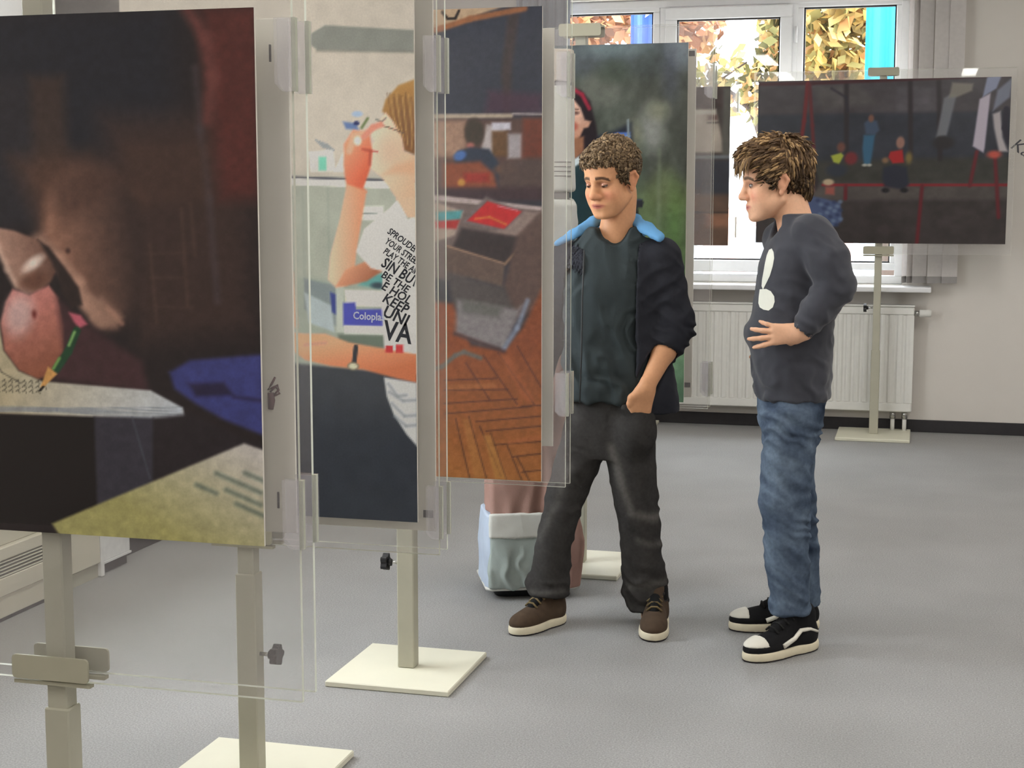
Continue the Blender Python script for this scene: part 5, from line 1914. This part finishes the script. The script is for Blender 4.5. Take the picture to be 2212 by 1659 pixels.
# =============================================================== first boy: open dark jacket, hand in pocket
def boy_front():
    Y0 = 4.92

    def B(px, py, dy=0.0):
        return at(px, py, Y0 + dy)
    H = Frame(B(1320, 386), (-0.45, -0.87, -0.24))
    neck0, neck1 = H.w((0, -0.018, -0.075)), B(1326, 520, 0.02)
    chest, belly, pelvis = B(1322, 610, 0.03), B(1315, 740, 0.03), B(1315, 880, 0.03)
    shR, shL = B(1224, 558, 0.05), B(1430, 552, 0.02)
    elL, wrL = B(1456, 714, 0.02), B(1396, 838, -0.090)
    elR, wrR = B(1184, 720, 0.04), B(1158, 850, 0.0)
    hipL, hipR = B(1365, 920, 0.03), B(1265, 920, 0.03)
    knL, knR = B(1382, 1120, 0.0), B(1212, 1110, -0.03)
    anL, anR = B(1400, 1300, 0.05), B(1190, 1290, -0.05)
    lo, hi = np.array([-1.50, 4.50, -0.02]), np.array([-0.60, 5.25, 1.66])
    s = Sdf(lo, hi, 0.0032)
    add_head(s, H)
    s.cone(H.w((0, -0.036, -0.075)), neck1 + (0, 0.02, 0), 0.046, 0.052, 0.012)
    s.cone(H.w((0, -0.05, -0.05)), neck1 + (0, 0.03, 0), 0.045, 0.058, 0.02)
    s.cone(shR + (0.06, 0.01, -0.01), shL - (0.06, -0.01, 0.01), 0.042, 0.042, 0.04)
    s.cone(chest, belly, 0.095, 0.085, 0.05)
    s.cone(belly, pelvis, 0.075, 0.07, 0.05)
    for (a, b, c) in ((shL, elL, wrL), (shR, elR, wrR)):
        s.cone(a, b, 0.040, 0.034, 0.03)
        s.cone(b, b + (c - b) * 0.35, 0.035, 0.037, 0.02)
        s.cone(b + (c - b) * 0.35, c, 0.037, 0.025, 0.02)
    for (a, b, c) in ((hipL, knL, anL), (hipR, knR, anR)):
        s.cone(pelvis, a, 0.06, 0.055, 0.03)
        s.cone(a, b, 0.052, 0.042, 0.03)
        s.cone(b, c, 0.042, 0.027, 0.03)
        s.cone(c, c + np.array([0, -0.005, -0.05]), 0.026, 0.022, 0.02)
    f = unit(B(1374, 925, -0.075) - wrL)
    curl = [(0.15, 0.25, 0.2)] * 4
    add_hand(s, wrL, f, (-0.35, 0.93, -0.1), -1, curl, 0.98, 0.04,
             thumb=[(0.020, 0.022, -0.002), (0.042, 0.040, -0.004), (0.064, 0.040, 0.000), (0.082, 0.036, 0.006)])
    add_hand(s, wrR, (0.02, -0.15, -1), (0.9, 0.2, 0), 1, [(0.35, 0.5, 0.35)] * 4, 1.0, 0.06)
    V, F = s.mesh(2)
    col = np.tile(SK, (len(V), 1))
    head_colors(V, H, col, brow=(74, 52, 38))
    body = mesh_np('person', V - 0, F, M['skin'], None, lin(col))
    tag(body, 'boy in open dark jacket with light blue hood, one hand in pocket, looking down', 'person')
    add_eyes(body, H, look=(-0.10, -0.45), open_=-0.08)

    # hair: short and curly
    hs = Sdf(H.o - 0.16, H.o + 0.19, 0.0032)
    hs.ell((0, -0.020, 0.044), (0.0815, 0.100, 0.091), H, 0.01)
    hs.ell((0, 0.052, 0.080), (0.056, 0.036, 0.030), H, 0.03)
    hs.box((0, 0.105, 0.005), (0.20, 0.062, 0.050), H, 0.02, 0.016, 'sub')        # face opening
    hs.box((0, 0.085, -0.055), (0.20, 0.085, 0.062), H, 0.02, 0.012, 'sub')
    for x in (-1, 1):
        hs.box((x * 0.088, -0.012, -0.012), (0.022, 0.026, 0.040), H, 0.012, 0.008, 'sub')   # around the ears
        hs.cone(H.w((x * 0.0675, 0.018, 0.03)), H.w((x * 0.0685, 0.016, -0.002)), 0.011, 0.007, 0.01)
    hs.half(H.w((0, -0.06, -0.070)), -H.R[2] * 1.0 + H.R[1] * -0.25)
    Vh, Fh = hs.mesh(2)
    Vh = folds(Vh, Fh, 0.0035, (0.018, 0.018, 0.016), 8)
    r = np.random.default_rng(5)
    locks = []
    def curl(q, d, r):
        o_ = d * r.uniform(0.003, 0.008)
        sd = r.normal(size=3) * 0.008
        sd = sd - d * (sd @ d)
        return o_ + sd * 0.5, o_ * 0.6 + sd + np.array([0, 0.002, -0.004])
    locks += cap_locks(H, Vh, Fh, 3000, 4, curl)
    for i in range(130):         # uneven fringe
        x = r.uniform(-0.055, 0.058)
        q = np.array([x, 0.074 - 3.6 * x * x, 0.088 - 4.5 * x * x])
        locks.append((q, q + np.array([0, 0.012, -0.004]), q + np.array([r.normal() * 0.006, 0.010 + r.normal() * 0.003, -0.020 + 0.010 * math.sin(x * 190) + r.normal() * 0.007])))
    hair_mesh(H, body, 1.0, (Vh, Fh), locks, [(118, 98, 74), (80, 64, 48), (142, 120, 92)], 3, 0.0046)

    # T-shirt
    t = Sdf((-1.36, 4.66, 0.62), (-0.72, 5.16, 1.36), 0.005)
    g = lambda px, py, dy, rx, ry: (*B(px, py, dy), rx, ry)
    T = [g(1316, 862, 0.02, 0.158, 0.108), g(1316, 800, 0.02, 0.156, 0.108), g(1318, 700, 0.02, 0.150, 0.104), g(1322, 620, 0.02, 0.150, 0.102),
         g(1325, 560, 0.03, 0.150, 0.092), g(1326, 528, 0.03, 0.118, 0.080), g(1326, 492, 0.030, 0.078, 0.074)]
    t.loft(T, 0.01, ang=0.12)
    t.cone(shR + (0.04, 0, 0.012), shL + (-0.04, 0, 0.012), 0.045, 0.045, 0.03)
    t.cone(B(1326, 465, 0.04), B(1324, 490, -0.035), 0.056, 0.056, 0.008, 'sub')
    cloth('t_shirt', t, M['tee'], body, 0.006, (0.060, 0.08, 0.20), 11, shear=(0.9, 0),
          runs=[(0.012, (1, 0, 0.28), 0.075, 0.7, 3, None), (0.008, (0.5, 0, 1), 0.09, 0.6, 8, bump_at(B(1310, 800, -0.08), 0.16))])

    # jacket: open at the front, sleeves, one pushed up
    j = Sdf((-1.48, 4.60, 0.60), (-0.60, 5.20, 1.38), 0.005)
    J = [g(1345, 886, 0.03, 0.188, 0.128), g(1342, 860, 0.03, 0.192, 0.130), g(1338, 800, 0.03, 0.180, 0.128), g(1332, 700, 0.03, 0.168, 0.124), g(1328, 620, 0.03, 0.168, 0.122),
         g(1327, 560, 0.035, 0.166, 0.110), g(1327, 524, 0.035, 0.128, 0.092), g(1327, 496, 0.04, 0.082, 0.072)]
    j.loft(J, 0.01, ang=0.12)
    j.chain([shL + (0, 0.0, -0.005), elL + (0, 0, 0.03), elL + (wrL - elL) * 0.22], [0.064, 0.058, 0.053], 0.035)
    j.chain([shR + (0, 0, -0.005), elR, elR + (wrR - elR) * 0.8], [0.062, 0.055, 0.045], 0.035)
    for q, w in ((0.10, 0.057), (0.0, 0.060), (-0.12, 0.060), (-0.25, 0.060), (0.20, 0.054)):       # bunched folds above the cuff
        a = elL + (wrL - elL) * q if q >= 0 else elL + (elL - shL) * q
        j.cone(a + (0.004, 0, 0.006), a - (0.004, 0, 0.004), w, w, 0.012)
    T2 = [(r_[0], r_[1], r_[2], r_[3] + 0.006, r_[4] + 0.006) for r_ in T]
    j.loft([(a, b, c - 0.08 if i == 0 else c, d, e) for i, (a, b, c, d, e) in enumerate(T2)], 0.006, 'sub', ang=0.12)
    fo = Frame(B(1316, 700, -0.10), (0.12, -0.99, 0))
    pa, pb = B(1313, 505, -0.2), B(1312, 905, -0.2)
    j.box((0.0, 0.0, 0.0), (0.080, 0.16, 0.34), fo, 0.02, 0.012, 'sub')
    j.box((0.012, 0.0, -0.18), (0.092, 0.15, 0.12), fo, 0.02, 0.02, 'sub')
    j.cone(B(1325, 470, 0.05), B(1322, 522, -0.03), 0.070, 0.072, 0.012, 'sub')
    j.cone(elL + (wrL - elL) * 0.10, wrL, 0.044, 0.042, 0.004, 'sub')
    def mk(V):
        d = np.linalg.norm(V - elL, axis=1)
        return 0.6 + 0.9 * np.exp(-(d / 0.12) ** 2)
    cloth('jacket', j, M['jacket'], body, 0.004, (0.07, 0.07, 0.035), 4, shear=(0.7, 0.3), mask=mk,
          runs=[(0.022, (0.25, 0.1, 1), 0.034, 0.5, 5, bump_at(elL + (0, 0, -0.02), 0.09)), (0.010, (-0.6, 0, 1), 0.06, 0.6, 9, bump_at((shL + elL) / 2, 0.12)),
                (0.010, (1, 0, 0.2), 0.07, 0.6, 12, lambda V: np.clip((1.1 - V[:, 2]) / 0.2, 0, 1) * np.clip((-0.80 - V[:, 0]) / 0.05, 0.3, 1))])

    # hood lying on the shoulders, light blue inside
    hd = Sdf((-1.36, 4.74, 1.10), (-0.72, 5.22, 1.40), 0.005)
    up = np.array([0, 0, 1.0])
    lft = [B(1204, 526, -0.015), B(1238, 506, 0.00), B(1284, 480, 0.05), B(1330, 474, 0.12), B(1370, 476, 0.06), B(1396, 492, 0.00), B(1424, 512, -0.03)]
    fl = (np.array([0.0, -0.75, 0.66]), 0.55)
    hd.chain(lft, [0.011, 0.019, 0.022, 0.026, 0.022, 0.023, 0.019], 0.010, flat=fl)
    hd.chain([B(1290, 500, 0.13), B(1330, 520, 0.17), B(1376, 500, 0.13)], [0.03, 0.04, 0.03], 0.03)
    hd.cone(B(1325, 450, 0.04), B(1323, 540, 0.0), 0.058, 0.062, 0.01, 'sub')
    cloth('hood', hd, M['hood'], body, 0.004, (0.04, 0.04, 0.04), 6)

    # zip and sleeve trim
    MB().tube([B(1262, 540, -0.10), B(1258, 640, -0.11), B(1256, 760, -0.115), B(1252, 870, -0.11)], 0.003, 6).build('zip', M['dark_clip'], body)
    for k in range(3):
        MB().tube([B(1470, 668 + k * 12, -0.02), B(1479, 671 + k * 12, 0.0), B(1482, 676 + k * 12, 0.02)], 0.003, 6).build('sleeve_trim', M['print_dark'], body)

    # trousers
    p = Sdf((-1.46, 4.60, 0.03), (-0.62, 5.20, 0.80), 0.0055)
    g2 = lambda px, py, dy, rx, ry: (*B(px, py, dy), rx, ry)
    p.loft([g2(1322, 985, 0.03, 0.130, 0.098), g2(1322, 930, 0.03, 0.140, 0.105), g2(1320, 850, 0.03, 0.136, 0.102)], 0.02, ang=0.12)
    p.loft([g2(1397, 1312, 0.045, 0.070, 0.076), g2(1395, 1270, 0.04, 0.076, 0.080), g2(1386, 1190, 0.02, 0.066, 0.074), g2(1380, 1120, 0.01, 0.067, 0.074),
            g2(1370, 1050, 0.015, 0.074, 0.082), g2(1362, 980, 0.02, 0.082, 0.090), g2(1352, 900, 0.03, 0.085, 0.095)], 0.015)
    p.loft([g2(1188, 1282, -0.045, 0.068, 0.078), g2(1189, 1240, -0.045, 0.066, 0.076), g2(1196, 1180, -0.04, 0.060, 0.072), g2(1213, 1110, -0.03, 0.062, 0.072),
            g2(1230, 1050, -0.01, 0.070, 0.080), g2(1256, 980, 0.015, 0.080, 0.090), g2(1280, 900, 0.03, 0.085, 0.095)], 0.015)
    p.cone(B(1160, 1258, -0.06), B(1148, 1258, -0.06), 0.030, 0.022, 0.03)
    p.ell(B(1380, 932, -0.060), (0.060, 0.050, 0.075), None, 0.045)
    p.cone(B(1350, 882, -0.085), B(1404, 900, -0.065), 0.014, 0.016, 0.020)

    def pcol(V):
        n = fbm(V / np.array([0.05, 0.05, 0.09]), 13, 3)
        c = np.array([66, 64, 63.0])[None] * (0.92 + 0.14 * n[:, None])

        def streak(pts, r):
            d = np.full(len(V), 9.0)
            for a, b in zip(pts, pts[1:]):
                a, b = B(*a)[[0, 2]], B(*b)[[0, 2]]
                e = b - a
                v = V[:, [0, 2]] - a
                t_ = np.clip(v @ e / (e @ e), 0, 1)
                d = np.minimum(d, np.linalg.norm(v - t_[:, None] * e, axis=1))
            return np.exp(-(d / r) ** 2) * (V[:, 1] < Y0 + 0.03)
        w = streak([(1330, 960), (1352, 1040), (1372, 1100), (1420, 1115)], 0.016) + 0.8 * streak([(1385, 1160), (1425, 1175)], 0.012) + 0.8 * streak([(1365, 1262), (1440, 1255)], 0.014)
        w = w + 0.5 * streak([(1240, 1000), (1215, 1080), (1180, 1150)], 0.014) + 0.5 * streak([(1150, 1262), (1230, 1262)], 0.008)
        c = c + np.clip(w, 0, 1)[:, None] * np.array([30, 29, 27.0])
        return lin(np.clip(c, 12, 140))
    cloth('trousers', p, M['charcoal'], body, 0.006, (0.10, 0.10, 0.05), 17, shear=(0.9, 0.2),
          mask=lambda V: np.clip(1.25 - V[:, 2] / 0.75, 0.35, 1.2), colf=pcol,
          runs=[(0.014, (0.3, 0.1, 1), 0.055, 0.8, 21, lambda V: np.clip(1 - V[:, 2] / 0.30, 0, 1) ** 0.7),
                (0.011, (0.75, 0.1, 1), 0.085, 0.7, 25, lambda V: np.clip(1 - np.abs(V[:, 2] - 0.42) / 0.28, 0, 1)),
                (0.006, (-0.9, 0, 1), 0.06, 0.7, 27, lambda V: np.clip((V[:, 2] - 0.5) / 0.2, 0, 1) * (V[:, 0] < -0.98))])
    tl = B(1110, 1372, 0)
    shoe(body, (-1.262, 4.700), (-1.150, 4.925), 'brown', 0.145, 0.046)
    shoe(body, (-0.806, 4.745), (-0.840, 5.000), 'brown', 0.145, 0.046)
    return body


# =============================================================== second boy: profile, hand on hip
def boy_side():
    Y0 = 4.86

    def B(px, py, dy=0.0):
        return at(px, py, Y0 + dy)
    H = Frame(B(1671, 392), (-0.945, -0.30, -0.13))
    neck0, neck1 = H.w((0, -0.022, -0.075)), B(1712, 490, 0.0)
    chest, belly, pelvis = B(1716, 590, 0.01), B(1712, 720, 0.01), B(1710, 850, 0.02)
    shL, shR = B(1760, 515, -0.10), B(1690, 520, 0.15)
    elL, wrL = B(1806, 618, -0.13), B(1727, 720, -0.175)
    elR, wrR = B(1770, 660, 0.20), B(1690, 715, 0.15)
    hipL, hipR = B(1716, 890, -0.06), B(1706, 890, 0.10)
    knL, knR = B(1696, 1110, -0.08), B(1702, 1110, 0.10)
    anL, anR = B(1712, 1330, -0.06), B(1738, 1300, 0.14)
    s = Sdf((-0.76, 4.42, -0.02), (-0.02, 5.24, 1.66), 0.0032)
    add_head(s, H)
    s.cone(H.w((0, -0.036, -0.075)), neck1 + (0.01, 0, 0), 0.045, 0.052, 0.014)
    s.cone(H.w((0, -0.05, -0.05)), neck1 + (0.012, 0.0, 0), 0.045, 0.054, 0.02)
    s.cone(shR * 0.8 + shL * 0.2, shL * 0.75 + shR * 0.25, 0.04, 0.04, 0.04)
    s.cone(chest, belly, 0.095, 0.085, 0.05)
    s.cone(belly, pelvis, 0.075, 0.07, 0.05)
    for (a, b, c) in ((shL, elL, wrL), (shR, elR, wrR)):
        s.cone(a, b, 0.032, 0.032, 0.02)
        s.cone(b, c, 0.034, 0.024, 0.02)
    for (a, b, c, d) in ((hipL, knL, anL, (-0.07, -0.09, -0.05)), (hipR, knR, anR, (-0.1, -0.03, -0.05))):
        s.cone(pelvis, a, 0.055, 0.05, 0.03)
        s.cone(a, b, 0.05, 0.042, 0.03)
        s.cone(b, c, 0.042, 0.027, 0.03)
        s.cone(c, c + np.array(d) * 0.12, 0.026, 0.022, 0.02)
    f = unit(B(1664, 722, -0.180) - wrL)
    add_hand(s, wrL, f, (-0.18, 0.96, 0.05), 1, [(0.10, 0.30, 0.25), (0.05, 0.30, 0.22), (0.08, 0.34, 0.28), (0.12, 0.45, 0.35)], 0.92, 0.24,
             thumb=[(0.015, 0.020, 0.008), (0.030, 0.030, 0.022), (0.045, 0.026, 0.034), (0.060, 0.018, 0.038)])
    add_hand(s, wrR, (-0.5, -0.1, -0.6), (-0.3, -0.9, 0), -1, [(0.35, 0.5, 0.35)] * 4, 0.92, 0.06)
    V, F = s.mesh(2)
    col = np.tile(SK + np.array([14, 20, 28]), (len(V), 1))
    head_colors(V, H, col, brow=(84, 60, 40), lips=(186, 104, 96))
    body = mesh_np('person', V, F, M['skin'], None, lin(col))
    tag(body, 'boy in grey sweatshirt and blue jeans standing in profile with hand on hip', 'person')
    add_eyes(body, H, look=(0.0, -0.15), open_=0.30, iris=(84, 92, 96))

    # hair: thick, swept forward
    hs = Sdf(H.o - 0.18, H.o + 0.20, 0.0032)
    hs.ell((0, -0.022, 0.046), (0.087, 0.106, 0.097), H, 0.01)
    hs.ell((0, 0.050, 0.085), (0.060, 0.050, 0.036), H, 0.03)
    hs.ell((0, -0.080, -0.022), (0.056, 0.034, 0.040), H, 0.03)
    hs.box((0, 0.115, -0.010), (0.20, 0.060, 0.058), H, 0.02, 0.014, 'sub')
    hs.box((0, 0.085, -0.070), (0.20, 0.085, 0.064), H, 0.02, 0.012, 'sub')
    for x in (-1, 1):
        hs.box((x * 0.090, -0.016, -0.020), (0.020, 0.022, 0.032), H, 0.010, 0.008, 'sub')
        hs.cone(H.w((x * 0.070, 0.018, 0.03)), H.w((x * 0.071, 0.014, -0.012)), 0.014, 0.006, 0.01)
    Vh, Fh = hs.mesh(2)
    Vh = folds(Vh, Fh, 0.004, (0.014, 0.05, 0.03), 9)
    r = np.random.default_rng(6)
    locks = []
    def swept(q, d, r):
        fwdv = np.array([0, 1.0, -0.35]) if q[1] > -0.03 else np.array([0, 0.15, -1.0])
        tg = fwdv - d * (fwdv @ d)
        tg = tg / (np.linalg.norm(tg) + 1e-6)
        ln = r.uniform(0.018, 0.036)
        out = d * r.uniform(0.002, 0.008 + (0.008 if q[2] > 0.10 else 0))
        if q[1] < 0.03 and q[2] < 0.02 and abs(q[0]) > 0.05:
            ln *= 0.5
        return tg * ln * 0.5 + out, tg * ln + out * 0.5 + r.normal(size=3) * 0.003
    locks += cap_locks(H, Vh, Fh, 2600, 14, swept)
    for i in range(200):         # fringe over the forehead
        x = r.uniform(-0.062, 0.064)
        q = np.array([x, 0.070 - 3.4 * x * x, 0.100 - 4.0 * x * x])
        l_ = r.uniform(0.75, 1.2)
        locks.append((q, q + np.array([0, 0.036, 0.0]) * l_, q + np.array([r.normal() * 0.008, 0.040 + r.normal() * 0.005, -0.050 + r.normal() * 0.009]) * l_))
    for i in range(140):         # nape
        x = r.uniform(-0.05, 0.05)
        q = np.array([x, -0.112 + 5 * x * x, -0.014 + r.normal() * 0.016])
        locks.append((q, q + np.array([0, -0.004, -0.014]), q + np.array([r.normal() * 0.004, 0.008, -0.030])))
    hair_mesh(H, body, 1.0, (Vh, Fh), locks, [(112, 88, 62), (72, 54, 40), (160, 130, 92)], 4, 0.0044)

    # sweatshirt
    g = lambda px, py, dy, rx, ry: (*B(px, py, dy), rx, ry)
    t = Sdf((-0.72, 4.46, 0.60), (-0.02, 5.20, 1.40), 0.005)
    T = [g(1712, 858, 0.02, 0.112, 0.150), g(1710, 825, 0.02, 0.118, 0.156), g(1711, 760, 0.02, 0.124, 0.160), g(1708, 715, 0.02, 0.128, 0.158), g(1716, 640, 0.02, 0.120, 0.152),
         g(1720, 570, 0.02, 0.112, 0.152), g(1722, 530, 0.02, 0.092, 0.150), g(1722, 490, 0.02, 0.074, 0.100), g(1715, 462, 0.01, 0.064, 0.070)]
    t.loft(T, 0.015, ang=0.30)
    t.ell(B(1640, 718, 0.00), (0.045, 0.09, 0.045), None, 0.03)
    t.chain([shL + (-0.01, 0.02, 0.010), shL + (elL - shL) * 0.5 + (0.012, -0.01, 0), elL], [0.066, 0.062, 0.058], 0.018)
    t.chain([elL, elL + (wrL - elL) * 0.55, wrL + (elL - wrL) * 0.10], [0.058, 0.048, 0.036], 0.010)
    t.chain([shR + (0, -0.01, 0.005), elR, wrR], [0.062, 0.058, 0.045], 0.03)
    t.cone(B(1688, 440, 0.01), B(1684, 482, 0.00), 0.056, 0.050, 0.010, 'sub')
    t.cone(wrL + (wrL - elL) * 0.2, wrL + (elL - wrL) * 0.16, 0.030, 0.029, 0.003, 'sub')
    so = cloth('sweatshirt', t, M['sweat'], body, 0.006, (0.06, 0.06, 0.05), 23, shear=(0.6, 0.2),
               mask=lambda V: 0.5 + 0.5 * np.exp(-(np.linalg.norm(V - elL, axis=1) / 0.14) ** 2),
               runs=[(0.026, (0.35, 0, 1), 0.046, 0.45, 2, bump_at(elL + (-0.03, -0.05, -0.01), 0.10)), (0.012, (0.8, 0, 1), 0.06, 0.6, 6, bump_at((shL + elL) / 2 + (0, -0.05, 0), 0.09)),
                     (0.010, (0.6, 0, 1), 0.09, 0.6, 16, lambda V: np.clip((1.15 - V[:, 2]) / 0.2, 0, 1)),
                     (0.004, (1, 0.3, 0), 0.012, 0.0, 19, lambda V: (V[:, 2] < 0.775) * 1.0)])

    # cream print on the chest: laid onto the cloth surface
    deps = bpy.context.evaluated_depsgraph_get()
    deps.update()

    def decal(name, poly):
        pts = np.array(poly, float)
        c = pts.mean(0)
        V, F = [], []
        rings = 6
        n = len(pts)
        for i in range(rings + 1):
            for q in pts:
                p2 = c + (q - c) * i / rings
                a = Vector(EYE)
                tgt = Vector(B(p2[0], p2[1], 0.0))
                ok, loc, nor, _ = so.ray_cast(a, (tgt - a).normalized())
                if not ok:
                    loc = Vector(V[-n]) if len(V) >= n else tgt
                    nor = Vector((0, 0, 0))
                V.append(np.array(loc + nor * 0.0015))
        for i in range(rings):
            for k in range(n):
                F.append((i * n + k, i * n + (k + 1) % n, (i + 1) * n + (k + 1) % n, (i + 1) * n + k))
        mesh_np(name, np.array(V), np.array(F), M['sweat_print'], so)
    ell = lambda cx, cy, rx, ry, a: [(cx + rx * math.cos(t_) * math.cos(a) - ry * math.sin(t_) * math.sin(a), cy + rx * math.cos(t_) * math.sin(a) + ry * math.sin(t_) * math.cos(a))
                                     for t_ in np.linspace(0, 2 * math.pi, 28, endpoint=False)]
    decal('chest_print', [(1668, 537), (1672, 545), (1673, 558), (1670, 575), (1664, 595), (1656, 612), (1649, 626), (1646, 618), (1647, 604), (1650, 588), (1653, 570), (1657, 552), (1662, 540)])
    decal('chest_print', [(1642, 625), (1656, 624), (1666, 629), (1673, 640), (1674, 652), (1670, 664), (1661, 671), (1650, 669), (1642, 664), (1639, 655), (1640, 640)])

    # jeans
    p = Sdf((-0.66, 4.52, 0.03), (-0.06, 5.24, 0.82), 0.0055)
    p.loft([g(1706, 960, 0.01, 0.078, 0.125), g(1708, 900, 0.01, 0.098, 0.135), g(1710, 835, 0.02, 0.104, 0.138)], 0.02, ang=0.30)
    p.loft([g(1704, 1322, -0.065, 0.070, 0.076), g(1706, 1285, -0.07, 0.062, 0.072), g(1700, 1200, -0.075, 0.068, 0.072), g(1696, 1120, -0.075, 0.070, 0.074), g(1694, 1085, -0.075, 0.080, 0.076),
            g(1699, 1020, -0.065, 0.076, 0.080), g(1702, 950, -0.06, 0.080, 0.086), g(1708, 880, -0.05, 0.090, 0.090)], 0.012, ang=0.3)
    p.loft([g(1728, 1302, 0.135, 0.062, 0.074), g(1728, 1240, 0.13, 0.060, 0.070), g(1722, 1150, 0.115, 0.066, 0.072), g(1710, 1080, 0.105, 0.074, 0.074), g(1708, 1000, 0.095, 0.072, 0.078),
            g(1708, 920, 0.085, 0.080, 0.085)], 0.012, ang=0.3)

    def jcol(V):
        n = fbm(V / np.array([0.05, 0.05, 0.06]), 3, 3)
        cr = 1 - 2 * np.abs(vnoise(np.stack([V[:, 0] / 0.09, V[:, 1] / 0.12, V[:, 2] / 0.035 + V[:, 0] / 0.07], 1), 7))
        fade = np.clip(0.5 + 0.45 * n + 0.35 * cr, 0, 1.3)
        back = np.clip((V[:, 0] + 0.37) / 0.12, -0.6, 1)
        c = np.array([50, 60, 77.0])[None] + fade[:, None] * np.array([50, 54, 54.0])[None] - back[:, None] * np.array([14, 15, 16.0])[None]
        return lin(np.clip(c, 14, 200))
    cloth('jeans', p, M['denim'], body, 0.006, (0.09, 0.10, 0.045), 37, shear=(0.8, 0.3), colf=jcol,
          runs=[(0.015, (0.55, 0.1, 1), 0.060, 0.8, 41, lambda V: np.clip(1 - np.abs(V[:, 2] - 0.40) / 0.26, 0.15, 1)), (0.014, (-0.2, 0.1, 1), 0.045, 0.7, 43, lambda V: np.clip(1 - V[:, 2] / 0.26, 0, 1)),
                (0.010, (0.2, 0, 1), 0.045, 0.7, 47, lambda V: np.clip((V[:, 2] - 0.58) / 0.12, 0, 1))])
    # shoes
    for (toe, heel) in (((-0.492, 4.612), (-0.302, 4.840)), ((-0.585, 4.960), (-0.305, 5.050))):
        sh, F_, L = shoe(body, toe, heel, 'black', 0.135, 0.050)
        S = Sdf(np.minimum([*toe, 0], [*heel, 0]) - 0.1, np.maximum([*toe, 0], [*heel, 0]) + np.array([0.1, 0.1, 0.2]), 0.0045)
        S.ell((0, L * 0.76, 0.040), (0.047, L * 0.255, 0.036), F_, 0.01)
        S.half(F_.w((0, L * 0.80, 0.0)), -F_.R[1])
        S.half(F_.w((0, 0, 0.045)), (0, 0, -1))
        Vt, Ft = S.mesh(1)
        mesh_np('toe_cap', Vt, Ft, M['white_leather'], sh)
        for sx in (-1, 1):
            W = 0.050
            pts = [F_.w((sx * W * 0.98, L * 0.62, 0.042)), F_.w((sx * W * 0.99, L * 0.46, 0.060)), F_.w((sx * W * 0.92, L * 0.36, 0.080)), F_.w((sx * W * 0.90, L * 0.22, 0.078)), F_.w((sx * W * 0.88, L * 0.10, 0.064))]
            MB().tube(pts, [0.008, 0.007, 0.007, 0.006, 0.004], 8).build('side_stripe', M['white_leather'], sh)
        MB().tube([F_.w((-0.014, L * 0.30, 0.128)), F_.w((0, L * 0.315, 0.132)), F_.w((0.014, L * 0.30, 0.128))], 0.006, 8).build('tongue_tab', M['white_leather'], sh)
    return body


boy_front()
boy_side()
